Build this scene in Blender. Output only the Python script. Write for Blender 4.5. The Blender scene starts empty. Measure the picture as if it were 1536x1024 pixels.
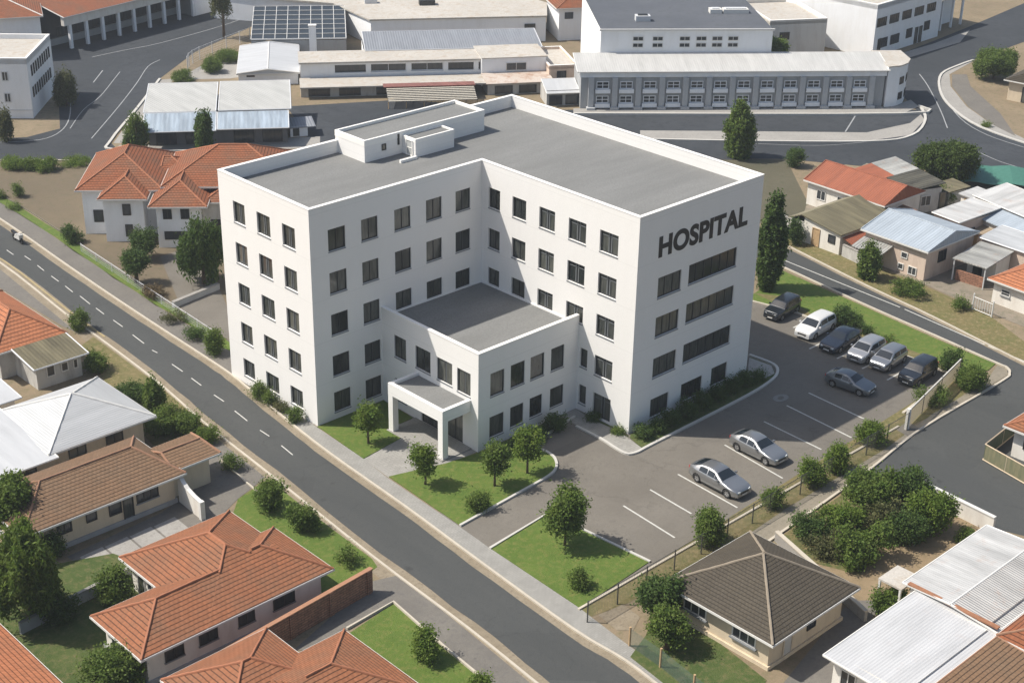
import bpy, math, random
import numpy as np
from mathutils import Vector, Matrix
random.seed(7)
S = bpy.context.scene
COL = S.collection
def rad(a): return math.radians(a)

# ------------------------------------------------------------------ materials
def mat(name): 
    m = bpy.data.materials.new(name); m.use_nodes = True
    nt = m.node_tree; b = nt.nodes['Principled BSDF']
    return m, nt, b
def N(nt, t, **kw):
    n = nt.nodes.new(t)
    for k, v in kw.items(): setattr(n, k, v)
    return n
def noise(nt, vec, scale, detail=4, rough=.6):
    n = N(nt, 'ShaderNodeTexNoise'); n.inputs['Scale'].default_value = scale
    n.inputs['Detail'].default_value = detail; n.inputs['Roughness'].default_value = rough
    if vec is not None: nt.links.new(vec, n.inputs['Vector'])
    return n.outputs['Fac']
def ramp(nt, fac, stops):
    r = N(nt, 'ShaderNodeValToRGB'); e = r.color_ramp.elements
    while len(e) < len(stops): e.new(.5)
    for i, (p, c) in enumerate(stops):
        e[i].position = p; e[i].color = (c[0], c[1], c[2], 1) if not isinstance(c, (int, float)) else (c, c, c, 1)
    nt.links.new(fac, r.inputs['Fac']); return r.outputs['Color']
def mixc(nt, fac, a, b, mode='MIX'):
    n = N(nt, 'ShaderNodeMix', data_type='RGBA', blend_type=mode)
    for sock, v in ((n.inputs['Factor'], fac), (n.inputs[6], a), (n.inputs[7], b)):
        if isinstance(v, (int, float)): sock.default_value = v
        elif isinstance(v, (tuple, list)): sock.default_value = (*v[:3], 1)
        else: nt.links.new(v, sock)
    return n.outputs[2]
def math_(nt, op, a, b=None):
    n = N(nt, 'ShaderNodeMath', operation=op)
    for i, v in enumerate((a, b)):
        if v is None: continue
        if isinstance(v, (int, float)): n.inputs[i].default_value = v
        else: nt.links.new(v, n.inputs[i])
    return n.outputs[0]
def pos(nt): return N(nt, 'ShaderNodeNewGeometry').outputs['Position']
def uvw(nt): return N(nt, 'ShaderNodeUVMap').outputs['UV']
def bump(nt, b, h, strength=.4, dist=.05):
    n = N(nt, 'ShaderNodeBump'); n.inputs['Strength'].default_value = strength; n.inputs['Distance'].default_value = dist
    nt.links.new(h, n.inputs['Height']); nt.links.new(n.outputs['Normal'], b.inputs['Normal'])
def mul(c, k): return tuple(x * k for x in c)

def m_plain(name, c, rough=.6, metal=0, var=.12, scale=3.0, spec=.5):
    m, nt, b = mat(name)
    f = noise(nt, pos(nt), scale)
    nt.links.new(mixc(nt, f, mul(c, 1 - var), mul(c, 1 + var)), b.inputs['Base Color'])
    b.inputs['Roughness'].default_value = rough; b.inputs['Metallic'].default_value = metal
    b.inputs['Specular IOR Level'].default_value = spec
    return m
def m_ground(name, c1, c2, c3=None, s1=.25, s2=4.0, rough=.9, bs=.5, bd=.03, fine=22, stretch=None, wear=None):
    """weathered ground: broad patches, mid blotches and fine grain"""
    m, nt, b = mat(name); p = pos(nt)
    if stretch:
        mp = N(nt, 'ShaderNodeMapping'); mp.inputs['Scale'].default_value = stretch; nt.links.new(p, mp.inputs['Vector']); p2 = mp.outputs['Vector']
    else: p2 = p
    a = noise(nt, p2, s1, 5, .65); d = noise(nt, p, s2, 5, .7); g = noise(nt, p, fine, 3, .7)
    col = mixc(nt, ramp(nt, a, [(.35, 0.), (.65, 1.)]), c1, c2)
    if c3: col = mixc(nt, ramp(nt, d, [(.48, 0.), (.68, 1.)]), col, c3)
    col = mixc(nt, .55, col, mixc(nt, ramp(nt, g, [(.25, .55), (.75, 1.45)]), (0, 0, 0), (1, 1, 1)), 'MULTIPLY') if False else col
    k = ramp(nt, g, [(.3, .78), (.7, 1.)])
    col = mixc(nt, 1.0, col, k, 'MULTIPLY')
    k2 = ramp(nt, d, [(.3, .86), (.7, 1.)])
    col = mixc(nt, 1.0, col, k2, 'MULTIPLY')
    if wear:     # cracks, repair patches and oil drips in the surface itself
        v = N(nt, 'ShaderNodeTexVoronoi', feature='DISTANCE_TO_EDGE'); v.inputs['Scale'].default_value = wear
        ds = N(nt, 'ShaderNodeVectorMath', operation='MULTIPLY_ADD'); nz = N(nt, 'ShaderNodeTexNoise'); nz.inputs['Scale'].default_value = .9; nz.inputs['Detail'].default_value = 5; nt.links.new(p, nz.inputs['Vector'])
        nt.links.new(nz.outputs['Color'], ds.inputs[0]); ds.inputs[1].default_value = (2.5, 2.5, 0); nt.links.new(p, ds.inputs[2]); nt.links.new(ds.outputs[0], v.inputs['Vector'])
        cr = ramp(nt, v.outputs['Distance'], [(0, .82), (.019, 1.)]); gate = ramp(nt, noise(nt, p, .13, 3), [(.45, 0.), (.6, 1.)])
        col = mixc(nt, gate, col, mixc(nt, 1., col, cr, 'MULTIPLY'))
        vp = N(nt, 'ShaderNodeTexVoronoi', distance='CHEBYCHEV'); vp.inputs['Scale'].default_value = wear * .55; nt.links.new(p, vp.inputs['Vector'])
        sp_ = N(nt, 'ShaderNodeSeparateXYZ'); nt.links.new(vp.outputs['Color'], sp_.inputs[0])
        col = mixc(nt, 1., col, ramp(nt, sp_.outputs['X'], [(0, .93), (.5, 1.), (.86, 1.), (.9, 1.10)]), 'MULTIPLY')
        oil = ramp(nt, noise(nt, p, .8, 2, .4), [(.70, 1.), (.78, .72)]); col = mixc(nt, 1., col, oil, 'MULTIPLY')
    nt.links.new(col, b.inputs['Base Color']); b.inputs['Roughness'].default_value = rough
    b.inputs['Specular IOR Level'].default_value = .25
    bump(nt, b, g, bs, bd); return m
def m_tile(name, c, course=.36, tile=.3, moss=(.12, .1, .07), mossamt=.35, depth=.055, gap=.42):
    """clay or concrete roof tiles laid in courses, from metre UVs (v runs up the slope)"""
    m, nt, b = mat(name); u = uvw(nt)
    sp = N(nt, 'ShaderNodeSeparateXYZ'); nt.links.new(u, sp.inputs[0])
    wob = math_(nt, 'MULTIPLY', math_(nt, 'SUBTRACT', noise(nt, u, 1.3, 3), .5), .10)
    v = math_(nt, 'DIVIDE', math_(nt, 'ADD', sp.outputs['Y'], wob), course)
    fr = math_(nt, 'FRACT', v)
    row = math_(nt, 'FLOOR', v)
    uu = math_(nt, 'ADD', math_(nt, 'DIVIDE', sp.outputs['X'], tile), math_(nt, 'MULTIPLY', row, .5))
    fu = math_(nt, 'FRACT', uu)
    cell = N(nt, 'ShaderNodeTexWhiteNoise', noise_dimensions='2D')
    cb = N(nt, 'ShaderNodeCombineXYZ'); nt.links.new(math_(nt, 'FLOOR', uu), cb.inputs[0]); nt.links.new(row, cb.inputs[1])
    nt.links.new(cb.outputs[0], cell.inputs['Vector'])
    col = mixc(nt, cell.outputs['Value'], mul(c, .91), mul(c, 1.08))
    big = noise(nt, u, .45, 5, .65)
    col = mixc(nt, math_(nt, 'MULTIPLY', ramp(nt, big, [(.42, 0.), (.75, 1.)]), mossamt), col, moss)
    line = ramp(nt, fr, [(0, 0.), (.16, 0.), (.24, 1.)])      # shadow line and dirt in the lap of each course, painted into the colour
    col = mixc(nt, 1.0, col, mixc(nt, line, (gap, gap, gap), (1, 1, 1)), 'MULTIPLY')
    nt.links.new(col, b.inputs['Base Color']); b.inputs['Roughness'].default_value = .8; b.inputs['Specular IOR Level'].default_value = .3
    prof = math_(nt, 'ABSOLUTE', math_(nt, 'SUBTRACT', fu, .5))
    h = math_(nt, 'SUBTRACT', math_(nt, 'SUBTRACT', 1.0, fr), math_(nt, 'MULTIPLY', prof, .7))
    bump(nt, b, h, .9, depth); return m
def m_sheet(name, c, pitch=.3, rough=.45, rust=(.35, .16, .07), rustamt=.0, along='X', dirt=.15, metal=.0, depth=.03):
    """corrugated roofing sheet"""
    m, nt, b = mat(name); u = uvw(nt)
    sp = N(nt, 'ShaderNodeSeparateXYZ'); nt.links.new(u, sp.inputs[0])
    w = math_(nt, 'SINE', math_(nt, 'MULTIPLY', sp.outputs[along], 2 * math.pi / pitch))
    mp = N(nt, 'ShaderNodeMapping'); mp.inputs['Scale'].default_value = (.8, .12, 1) if along == 'X' else (.12, .8, 1); nt.links.new(u, mp.inputs['Vector'])
    st = noise(nt, mp.outputs['Vector'], 1.4, 5, .65)
    col = mixc(nt, ramp(nt, st, [(.35, 0.), (.7, 1.)]), c, mul(c, 1 - dirt * 1.6))
    col = mixc(nt, ramp(nt, w, [(0, 0.), (1, 1.)]) if False else math_(nt, 'MULTIPLY', math_(nt, 'ADD', w, 1), .5), mul(c, .0), col, 'MIX') if False else col
    if rustamt: col = mixc(nt, math_(nt, 'MULTIPLY', ramp(nt, noise(nt, u, .7, 6, .7), [(.55, 0.), (.7, 1.)]), rustamt), col, rust)
    nt.links.new(col, b.inputs['Base Color']); b.inputs['Roughness'].default_value = rough; b.inputs['Metallic'].default_value = metal
    bump(nt, b, w, .8, depth); return m
def m_wall(name, c, stain=(.3, .25, .2), amt=.3, rough=.85, joints=None):
    m, nt, b = mat(name); p = pos(nt)
    mp = N(nt, 'ShaderNodeMapping'); mp.inputs['Scale'].default_value = (1, 1, .25); nt.links.new(p, mp.inputs['Vector'])
    f = noise(nt, mp.outputs['Vector'], 1.1, 6, .68)
    col = mixc(nt, math_(nt, 'MULTIPLY', ramp(nt, f, [(.45, 0.), (.8, 1.)]), amt), c, stain)
    g = noise(nt, p, 14, 3)
    col = mixc(nt, 1.0, col, ramp(nt, g, [(.3, .94), (.7, 1.)]), 'MULTIPLY')
    if joints:
        sp = N(nt, 'ShaderNodeSeparateXYZ'); nt.links.new(p, sp.inputs[0])
        fz = math_(nt, 'FRACT', math_(nt, 'DIVIDE', math_(nt, 'SUBTRACT', sp.outputs['Z'], joints[0]), joints[1]))
        ln = math_(nt, 'LESS_THAN', fz, .045 / joints[1])
        col = mixc(nt, ln, col, mul(c, .89))
    nt.links.new(col, b.inputs['Base Color']); b.inputs['Roughness'].default_value = rough; b.inputs['Specular IOR Level'].default_value = .3
    bump(nt, b, g, .25, .01); return m
def m_glass(name, c=(.02, .022, .022), c2=(.07, .065, .05), rough=.12):
    """dark window glass with blinds and curtains dimly behind it, different from pane to pane"""
    m, nt, b = mat(name); p = pos(nt)
    oi = N(nt, 'ShaderNodeObjectInfo'); 
    mp = N(nt, 'ShaderNodeMapping'); mp.inputs['Scale'].default_value = (3, 3, .5); nt.links.new(p, mp.inputs['Vector'])
    f = math_(nt, 'MULTIPLY', noise(nt, mp.outputs['Vector'], 1.6, 3), math_(nt, 'ADD', oi.outputs['Random'], .35))
    nt.links.new(mixc(nt, ramp(nt, f, [(.2, 0.), (.75, 1.)]), c, c2), b.inputs['Base Color'])
    b.inputs['Roughness'].default_value = rough; b.inputs['Specular IOR Level'].default_value = .6
    return m
def m_leaf(name, c, c2, tip=None):
    m, nt, b = mat(name)
    g = N(nt, 'ShaderNodeNewGeometry'); p = g.outputs['Position']
    f = noise(nt, p, 1.6, 3)
    r = g.outputs['Random Per Island']
    col = mixc(nt, ramp(nt, f, [(.35, 0.), (.65, 1.)]), c, c2)
    col = mixc(nt, 1.0, col, ramp(nt, r, [(0, .72), (1, 1.25)]), 'MULTIPLY')
    nt.links.new(col, b.inputs['Base Color']); b.inputs['Roughness'].default_value = .65; b.inputs['Specular IOR Level'].default_value = .3
    t = N(nt, 'ShaderNodeBsdfTranslucent'); nt.links.new(col, t.inputs['Color'])
    mx = N(nt, 'ShaderNodeMixShader'); mx.inputs[0].default_value = .46
    nt.links.new(b.outputs[0], mx.inputs[1]); nt.links.new(t.outputs[0], mx.inputs[2])
    nt.links.new(mx.outputs[0], nt.nodes['Material Output'].inputs['Surface']); return m
def m_brick(name):
    m, nt, b = mat(name); u = uvw(nt)
    t = N(nt, 'ShaderNodeTexBrick'); nt.links.new(u, t.inputs['Vector'])
    t.inputs['Color1'].default_value = (.36, .18, .115, 1); t.inputs['Color2'].default_value = (.28, .135, .085, 1); t.inputs['Mortar'].default_value = (.15, .09, .06, 1)
    t.inputs['Scale'].default_value = 1; t.inputs['Brick Width'].default_value = .5; t.inputs['Row Height'].default_value = .17; t.inputs['Mortar Size'].default_value = .025
    nt.links.new(mixc(nt, 1., t.outputs['Color'], ramp(nt, noise(nt, u, 2, 5), [(.3, .65), (.7, 1.1)]), 'MULTIPLY'), b.inputs['Base Color'])
    b.inputs['Roughness'].default_value = .9
    bump(nt, b, math_(nt, 'SUBTRACT', 1., t.outputs['Fac']), .6, .02); return m
def m_paving(name, c, bx=.6, by=.3, rot=0):
    m, nt, b = mat(name); p = pos(nt)
    mp = N(nt, 'ShaderNodeMapping'); mp.inputs['Rotation'].default_value = (0, 0, rot); nt.links.new(p, mp.inputs['Vector'])
    t = N(nt, 'ShaderNodeTexBrick'); nt.links.new(mp.outputs['Vector'], t.inputs['Vector'])
    t.inputs['Color1'].default_value = (*mul(c, 1.04), 1); t.inputs['Color2'].default_value = (*mul(c, .92), 1); t.inputs['Mortar'].default_value = (*mul(c, .8), 1)
    t.inputs['Scale'].default_value = 1; t.inputs['Brick Width'].default_value = bx; t.inputs['Row Height'].default_value = by; t.inputs['Mortar Size'].default_value = .022
    col = mixc(nt, 1., t.outputs['Color'], ramp(nt, noise(nt, p, .7, 6, .7), [(.3, .78), (.7, 1.05)]), 'MULTIPLY')
    nt.links.new(col, b.inputs['Base Color']); b.inputs['Roughness'].default_value = .9
    bump(nt, b, noise(nt, p, 18), .4, .02); return m
def m_paint(name, c, metal=.5, rough=.3):
    m, nt, b = mat(name)
    f = noise(nt, pos(nt), 6)
    nt.links.new(mixc(nt, f, mul(c, .95), mul(c, 1.05)), b.inputs['Base Color'])
    b.inputs['Metallic'].default_value = metal; b.inputs['Roughness'].default_value = rough
    b.inputs['Coat Weight'].default_value = .6; b.inputs['Coat Roughness'].default_value = .08; return m

WHITE = m_wall('hospital_render', (.785, .772, .748), (.66, .645, .62), .2, .85, joints=(3.15, 3.25))
COPING = m_plain('coping_white', (.82, .80, .76), .7, var=.05)
DECK = m_ground('roof_felt', (.205, .207, .20), (.25, .252, .244), (.175, .176, .172), .35, 6, bs=.8, fine=9, stretch=(.3, 1.5, 1))
PFRAME = m_plain('dark_window_frame', (.022, .025, .028), .5)
SILL = m_plain('grey_sill', (.20, .21, .22), .5)
SASH = m_plain('grey_sash', (.13, .14, .145), .5)
PANE = m_glass('dark_glass', (.02, .024, .023), (.105, .108, .092), .1)
PANEB = m_glass('bluish_glass', (.02, .025, .03), (.06, .065, .07), .12)
SIGNM = m_plain('sign_black', (.009, .01, .012), .6)
ASPH = m_ground('asphalt_road', (.073, .077, .076), (.089, .092, .089), (.065, .069, .069), .2, 3, fine=16, stretch=(1.4, .25, 1), wear=.16)
ASPHD = m_ground('asphalt_far', (.046, .052, .059), (.064, .07, .079), (.038, .043, .05), .09, .9, fine=6, wear=.1)
LOT = m_ground('asphalt_car_park', (.176, .160, .136), (.212, .194, .166), (.158, .144, .123), .22, 2.5, fine=14, wear=.2)
DRIVE = m_ground('driveway_grey', (.17, .158, .14), (.21, .195, .17), (.14, .13, .12), .3, 3, fine=12)
SAND = m_ground('sandy_gutter', (.26, .215, .15), (.33, .28, .205), (.19, .155, .11), .6, 5)
KERB = m_plain('kerb_concrete', (.46, .415, .34), .9, var=.2, scale=1.5)
KERBW = m_plain('kerb_pale', (.47, .455, .42), .9, var=.12, scale=1.5)
PAVE = m_paving('pavement_slabs', (.30, .292, .268), .34, .14)
PAVE2 = m_paving('entrance_paving', (.31, .30, .275), .45, .2, .1)
CONC = m_ground('concrete', (.34, .325, .30), (.40, .385, .355), (.28, .265, .245), .3, 3)
DIRT = m_ground('dry_earth', (.225, .175, .115), (.30, .235, .155), (.17, .15, .085), .16, 1.5, fine=10)
DIRTO = m_ground('ochre_earth', (.27, .20, .12), (.33, .25, .155), (.2, .155, .09), .3, 2)
FIELD = m_ground('fallow_field', (.155, .125, .085), (.19, .15, .10), (.13, .115, .07), .2, 1.5, stretch=(1, .5, 1))
GRASS = m_ground('lawn_grass', (.094, .155, .026), (.125, .185, .034), (.165, .18, .048), .35, 2.2, bs=.9, bd=.06, fine=13)
GRASSD = m_ground('rough_grass', (.06, .098, .024), (.095, .125, .036), (.15, .14, .06), .4, 2, bs=.9, bd=.06, fine=11)
GRASSY = m_ground('dry_grass', (.20, .165, .075), (.15, .15, .055), (.27, .21, .11), .5, 2.4, bs=.9, bd=.06, fine=11)
LINE = m_plain('road_paint', (.47, .465, .43), .8, var=.3, scale=4)
FADED = m_plain('faded_paint', (.27, .28, .285), .9, var=.3, scale=.8)
ORANGE = m_tile('orange_clay_tile', (.27, .106, .05), course=.27, mossamt=.45, gap=.3)
ORANGE2 = m_tile('bright_clay_tile', (.40, .15, .07), course=.34, mossamt=.25, gap=.36)
BROWN = m_tile('brown_clay_tile', (.175, .105, .06), course=.27, mossamt=.35, gap=.3)
RUST = m_tile('weathered_clay_tile', (.24, .082, .036), mossamt=.5, course=.3, gap=.32)
DARKT = m_tile('charcoal_tile', (.068, .057, .042), course=.22, tile=.25, moss=(.105, .088, .06), mossamt=.35, gap=.4)
REDM = m_sheet('red_sheet', (.29, .088, .042), .24, .7, dirt=.2, depth=.015)
WHITEM = m_sheet('white_sheet', (.44, .45, .455), .18, .5, rustamt=.0, dirt=.12, along='Y', depth=.006)
WHITEX = m_sheet('pale_sheet', (.51, .51, .50), .2, .55, rustamt=.25, dirt=.24, depth=.008)
WHITEP = m_sheet('smooth_white_sheet', (.48, .49, .50), 1.1, .55, dirt=.1, depth=.008)
BLUEM = m_sheet('pale_blue_sheet', (.35, .40, .45), .3, .55, dirt=.15, depth=.015)
GREYM = m_sheet('grey_sheet', (.235, .25, .275), .32, .6, dirt=.14, depth=.018)
KHAKI = m_sheet('khaki_sheet', (.165, .145, .085), .3, .85, dirt=.35, depth=.012)
ASHM = m_sheet('worn_grey_sheet', (.36, .36, .34), .3, .6, rustamt=.4, dirt=.35)
CREAM = m_wall('cream_render', (.62, .52, .38), (.25, .2, .15), .35)
PALE = m_wall('pale_render', (.72, .69, .63), (.38, .3, .23), .45)
PINK = m_wall('pinkish_render', (.62, .50, .41), (.28, .2, .15), .6)
WWALL = m_wall('white_wall', (.82, .83, .84), (.55, .52, .47), .28)
GREYW = m_wall('grey_concrete_wall', (.36, .37, .375), (.22, .22, .22), .5)
DIRTYW = m_wall('grimy_white_wall', (.50, .49, .46), (.14, .12, .1), .7)
DARKW = m_wall('dark_interior', (.045, .045, .05), (.02, .02, .02), .5)
FLATR = m_ground('bleached_flat_roof', (.50, .47, .42), (.57, .54, .49), (.42, .36, .29), .2, 1.2, fine=6)
FLATD = m_ground('dark_flat_roof', (.10, .11, .13), (.125, .135, .155), (.09, .1, .11), .2, 1.5)
BRICK = m_brick('red_brick')
BARK = m_plain('bark', (.11, .075, .048), .95, var=.35, scale=8)
WOOD = m_plain('timber_post', (.42, .29, .16), .8, var=.25)
STEEL = m_plain('dark_steel', (.05, .052, .05), .6)
WIRE = m_plain('fence_wire', (.16, .15, .12), .6)
GWIRE = m_plain('green_wire', (.045, .085, .065), .6)
GALV = m_plain('pale_metal', (.55, .56, .57), .5)
FASCIA = m_plain('white_fascia', (.62, .61, .58), .6, var=.1)
RIDGEO = m_plain('ridge_tile_orange', (.33, .13, .065), .8, var=.2)
RIDGEB = m_plain('ridge_tile_brown', (.28, .15, .09), .8, var=.2)
RIDGED = m_plain('ridge_tile_tan', (.24, .20, .15), .8, var=.2)
LEAF1 = m_leaf('leaf_green', (.085, .145, .022), (.15, .205, .04))
LEAF2 = m_leaf('leaf_dark', (.055, .105, .022), (.098, .15, .034))
LEAF3 = m_leaf('leaf_fresh', (.10, .17, .022), (.165, .225, .036))
LEAF4 = m_leaf('leaf_olive', (.085, .105, .035), (.14, .14, .055))
LEAF6 = m_leaf('leaf_moss', (.058, .095, .018), (.085, .125, .022))
LEAF5 = m_leaf('leaf_dry', (.13, .095, .05), (.2, .15, .08))
RUBBER = m_plain('tyre_rubber', (.018, .018, .018), .85)
RIM = m_plain('alloy_rim', (.55, .56, .57), .3, metal=.8)
CGLASS = m_plain('car_glass', (.012, .017, .022), .06, spec=.8)
CHROME = m_plain('chrome', (.7, .7, .7), .2, metal=.9)
TAIL = m_plain('tail_lamp_red', (.45, .02, .015), .25)
HEADL = m_plain('headlamp_clear', (.6, .62, .62), .15)
TRIM = m_plain('black_trim', (.02, .02, .02), .5)
TARP = m_plain('green_tarpaulin', (.05, .16, .12), .6, var=.3)

# ------------------------------------------------------------------ geometry
class MB:
    def __init__(s): s.v = []; s.f = []
    def poly(s, pts):
        i = len(s.v); s.v += [tuple(map(float, p)) for p in pts]; s.f.append(tuple(range(i, i + len(pts)))); return s
    def hexa(s, p):   # 8 points: bottom ring then top ring
        i = len(s.v); s.v += [tuple(map(float, q)) for q in p]
        s.f += [(i+3, i+2, i+1, i), (i+4, i+5, i+6, i+7)] + [(i+k, i+(k+1) % 4, i+4+(k+1) % 4, i+4+k) for k in range(4)]; return s
    def box(s, x0, x1, y0, y1, z0, z1, F=None):
        P_ = [(x0, y0, z0), (x1, y0, z0), (x1, y1, z0), (x0, y1, z0), (x0, y0, z1), (x1, y0, z1), (x1, y1, z1), (x0, y1, z1)]
        return s.hexa([F(*q) for q in P_] if F else P_)
    def prism(s, ring, z0, z1):
        n = len(ring); i = len(s.v)
        s.v += [(p[0], p[1], z0) for p in ring] + [(p[0], p[1], z1) for p in ring]
        s.f.append(tuple(i + n + k for k in range(n))); s.f.append(tuple(i + n - 1 - k for k in range(n)))
        s.f += [(i + k, i + (k + 1) % n, i + n + (k + 1) % n, i + n + k) for k in range(n)]; return s
    def ring(s, outer, inner, z0, z1):
        n = len(outer)
        for k in range(n):
            j = (k + 1) % n
            a, b_, c, d = outer[k], outer[j], inner[j], inner[k]
            s.hexa([(*a[:2], z0), (*b_[:2], z0), (*c[:2], z0), (*d[:2], z0), (*a[:2], z1), (*b_[:2], z1), (*c[:2], z1), (*d[:2], z1)])
        return s
    def tube(s, pts, r, n=6, cap=True):
        pts = [Vector(p) for p in pts]; rs = r if isinstance(r, (list, tuple)) else [r] * len(pts)
        rings = []
        for k, p in enumerate(pts):
            d = (pts[min(k + 1, len(pts) - 1)] - pts[max(k - 1, 0)]).normalized()
            a = d.cross(Vector((0, 0, 1)) if abs(d.z) < .95 else Vector((1, 0, 0))).normalized(); b_ = d.cross(a)
            i = len(s.v); rings.append(i)
            s.v += [tuple(p + (a * math.cos(2 * math.pi * q / n) + b_ * math.sin(2 * math.pi * q / n)) * rs[k]) for q in range(n)]
        for a, b_ in zip(rings, rings[1:]):
            s.f += [(a + q, a + (q + 1) % n, b_ + (q + 1) % n, b_ + q) for q in range(n)]
        if cap:
            s.f.append(tuple(rings[0] + q for q in reversed(range(n)))); s.f.append(tuple(rings[-1] + q for q in range(n)))
        return s
    def build(s, name, m, root=None, smooth=False, uv=True, label=None):
        me = bpy.data.meshes.new(name)
        o0 = Vector(root['org']) if root is not None else Vector((0, 0, 0))
        me.from_pydata([(a - o0.x, b_ - o0.y, c - o0.z) for a, b_, c in s.v], [], s.f)
        me.materials.append(m)
        if uv:
            lay = me.uv_layers.new(name='UVMap'); dat = lay.data
            for p in me.polygons:
                n = p.normal
                if abs(n.z) > .995: t = Vector((1, 0, 0)); w = Vector((0, 1, 0))
                else:
                    t = Vector((0, 0, 1)).cross(n).normalized(); w = n.cross(t)
                    if w.z < 0: w = -w
                for li in p.loop_indices:
                    q = me.vertices[me.loops[li].vertex_index].co + o0
                    dat[li].uv = (q.dot(t), q.dot(w))
        if smooth: me.polygons.foreach_set('use_smooth', [True] * len(me.polygons))
        o = bpy.data.objects.new(name, me); COL.objects.link(o)
        if root is not None: o.parent = root; o['org'] = list(o0)
        if label: o['label'] = label
        return o
def clean():
    for o in bpy.data.objects:
        if 'org' in o: del o['org']
def thing(name, label, cat, loc=(0, 0, 0), group=None):
    o = bpy.data.objects.new(name, None); COL.objects.link(o); o.empty_display_size = .5
    o.location = (loc[0], loc[1], loc[2] if len(loc) > 2 else 0); o['org'] = list(o.location)
    o['label'] = label; o['category'] = cat
    if group: o['group'] = group
    return o
def tag(o, label, cat, group=None):
    o['label'] = label; o['category'] = cat
    if group: o['group'] = group
    return o
def structure(o): o['kind'] = 'structure'; return o
class Fr:
    """a building's own frame: u along the front, v away from it"""
    def __init__(s, A, B=None, ang=None):
        s.o = Vector((A[0], A[1]))
        d = Vector((B[0] - A[0], B[1] - A[1])) if B is not None else Vector((math.cos(ang), math.sin(ang)))
        s.L = d.length; d.normalize(); s.x = d; s.y = Vector((-d.y, d.x))
    def __call__(s, u, v, z=0):
        p = s.o + s.x * u + s.y * v; return (p.x, p.y, z)
    def inv(s, p):
        d = Vector((p[0], p[1])) - s.o; return d.dot(s.x), d.dot(s.y)
def face_fn(F, face, c):
    if face == 'f': return lambda a, out, z: F(a, c - out, z)
    if face == 'b': return lambda a, out, z: F(a, c + out, z)
    if face == 'l': return lambda a, out, z: F(c - out, a, z)
    return lambda a, out, z: F(c + out, a, z)
def fb(mb, fn, a0, a1, o0, o1, z0, z1):
    mb.hexa([fn(a0, o0, z0), fn(a1, o0, z0), fn(a1, o1, z0), fn(a0, o1, z0), fn(a0, o0, z1), fn(a1, o0, z1), fn(a1, o1, z1), fn(a0, o1, z1)])
def window(root, fn, a, z, w, h, cols=2, rows=1, out=0., fm=None, pm=None, sill=None, t=.07, name='window', transom=None, bars=None):
    """frame (part) with its glass and sill (sub-parts); 'out' is where the back of the frame sits"""
    fm = fm or PFRAME; pm = pm or PANE
    mb = MB(); d = .07
    fb(mb, fn, a, a + t, out, out + d, z, z + h); fb(mb, fn, a + w - t, a + w, out, out + d, z, z + h)
    fb(mb, fn, a + t, a + w - t, out, out + d, z, z + t); fb(mb, fn, a + t, a + w - t, out, out + d, z + h - t, z + h)
    for k in range(1, cols):
        c = a + w * k / cols; fb(mb, fn, c - t * .4, c + t * .4, out, out + d - .01, z + t, z + h - t)
    for k in range(1, rows):
        c = z + h * k / rows; fb(mb, fn, a + t, a + w - t, out, out + d - .016, c - t * .35, c + t * .35)
    if transom:
        c = z + h * transom; fb(mb, fn, a + t, a + w - t, out, out + d - .016, c - t * .3, c + t * .3)
    f = mb.build(name, fm, root)
    p = MB(); q = out + .022
    p.poly([fn(a + t * .5, q, z + t * .5), fn(a + w - t * .5, q, z + t * .5), fn(a + w - t * .5, q, z + h - t * .5), fn(a + t * .5, q, z + h - t * .5)])
    p.build('pane', pm, f)
    if bars:      # light inner sashes seen on the sunny side
        s_ = MB()
        for (x0, x1, z0, z1) in bars: fb(s_, fn, a + w * x0, a + w * x1, out + .03, out + .05, z + h * z0, z + h * z1)
        s_.build('sash', SASH, f)
    if sill:
        s_ = MB(); fb(s_, fn, a - sill[1], a + w + sill[1], sill[2], sill[0], z - .1, z - .012); s_.build('sill', SILL, f)
    return f
def wall_open(mb, fn, a0, a1, z0, z1, openings, depth=.2):
    """a wall face with real openings and reveals"""
    A = sorted({a0, a1, *[o[0] for o in openings], *[o[1] for o in openings]}); Z = sorted({z0, z1, *[o[2] for o in openings], *[o[3] for o in openings]})
    for i in range(len(A) - 1):
        for j in range(len(Z) - 1):
            ca, cz = (A[i] + A[i+1]) / 2, (Z[j] + Z[j+1]) / 2
            if any(o[0] < ca < o[1] and o[2] < cz < o[3] for o in openings): continue
            mb.poly([fn(A[i], 0, Z[j]), fn(A[i+1], 0, Z[j]), fn(A[i+1], 0, Z[j+1]), fn(A[i], 0, Z[j+1])])
    for (p, q, r, s) in openings:
        for (b0, c0, b1, c1) in ((p, r, q, r), (q, r, q, s), (q, s, p, s), (p, s, p, r)):
            mb.poly([fn(b0, 0, c0), fn(b1, 0, c1), fn(b1, -depth, c1), fn(b0, -depth, c0)])
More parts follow.
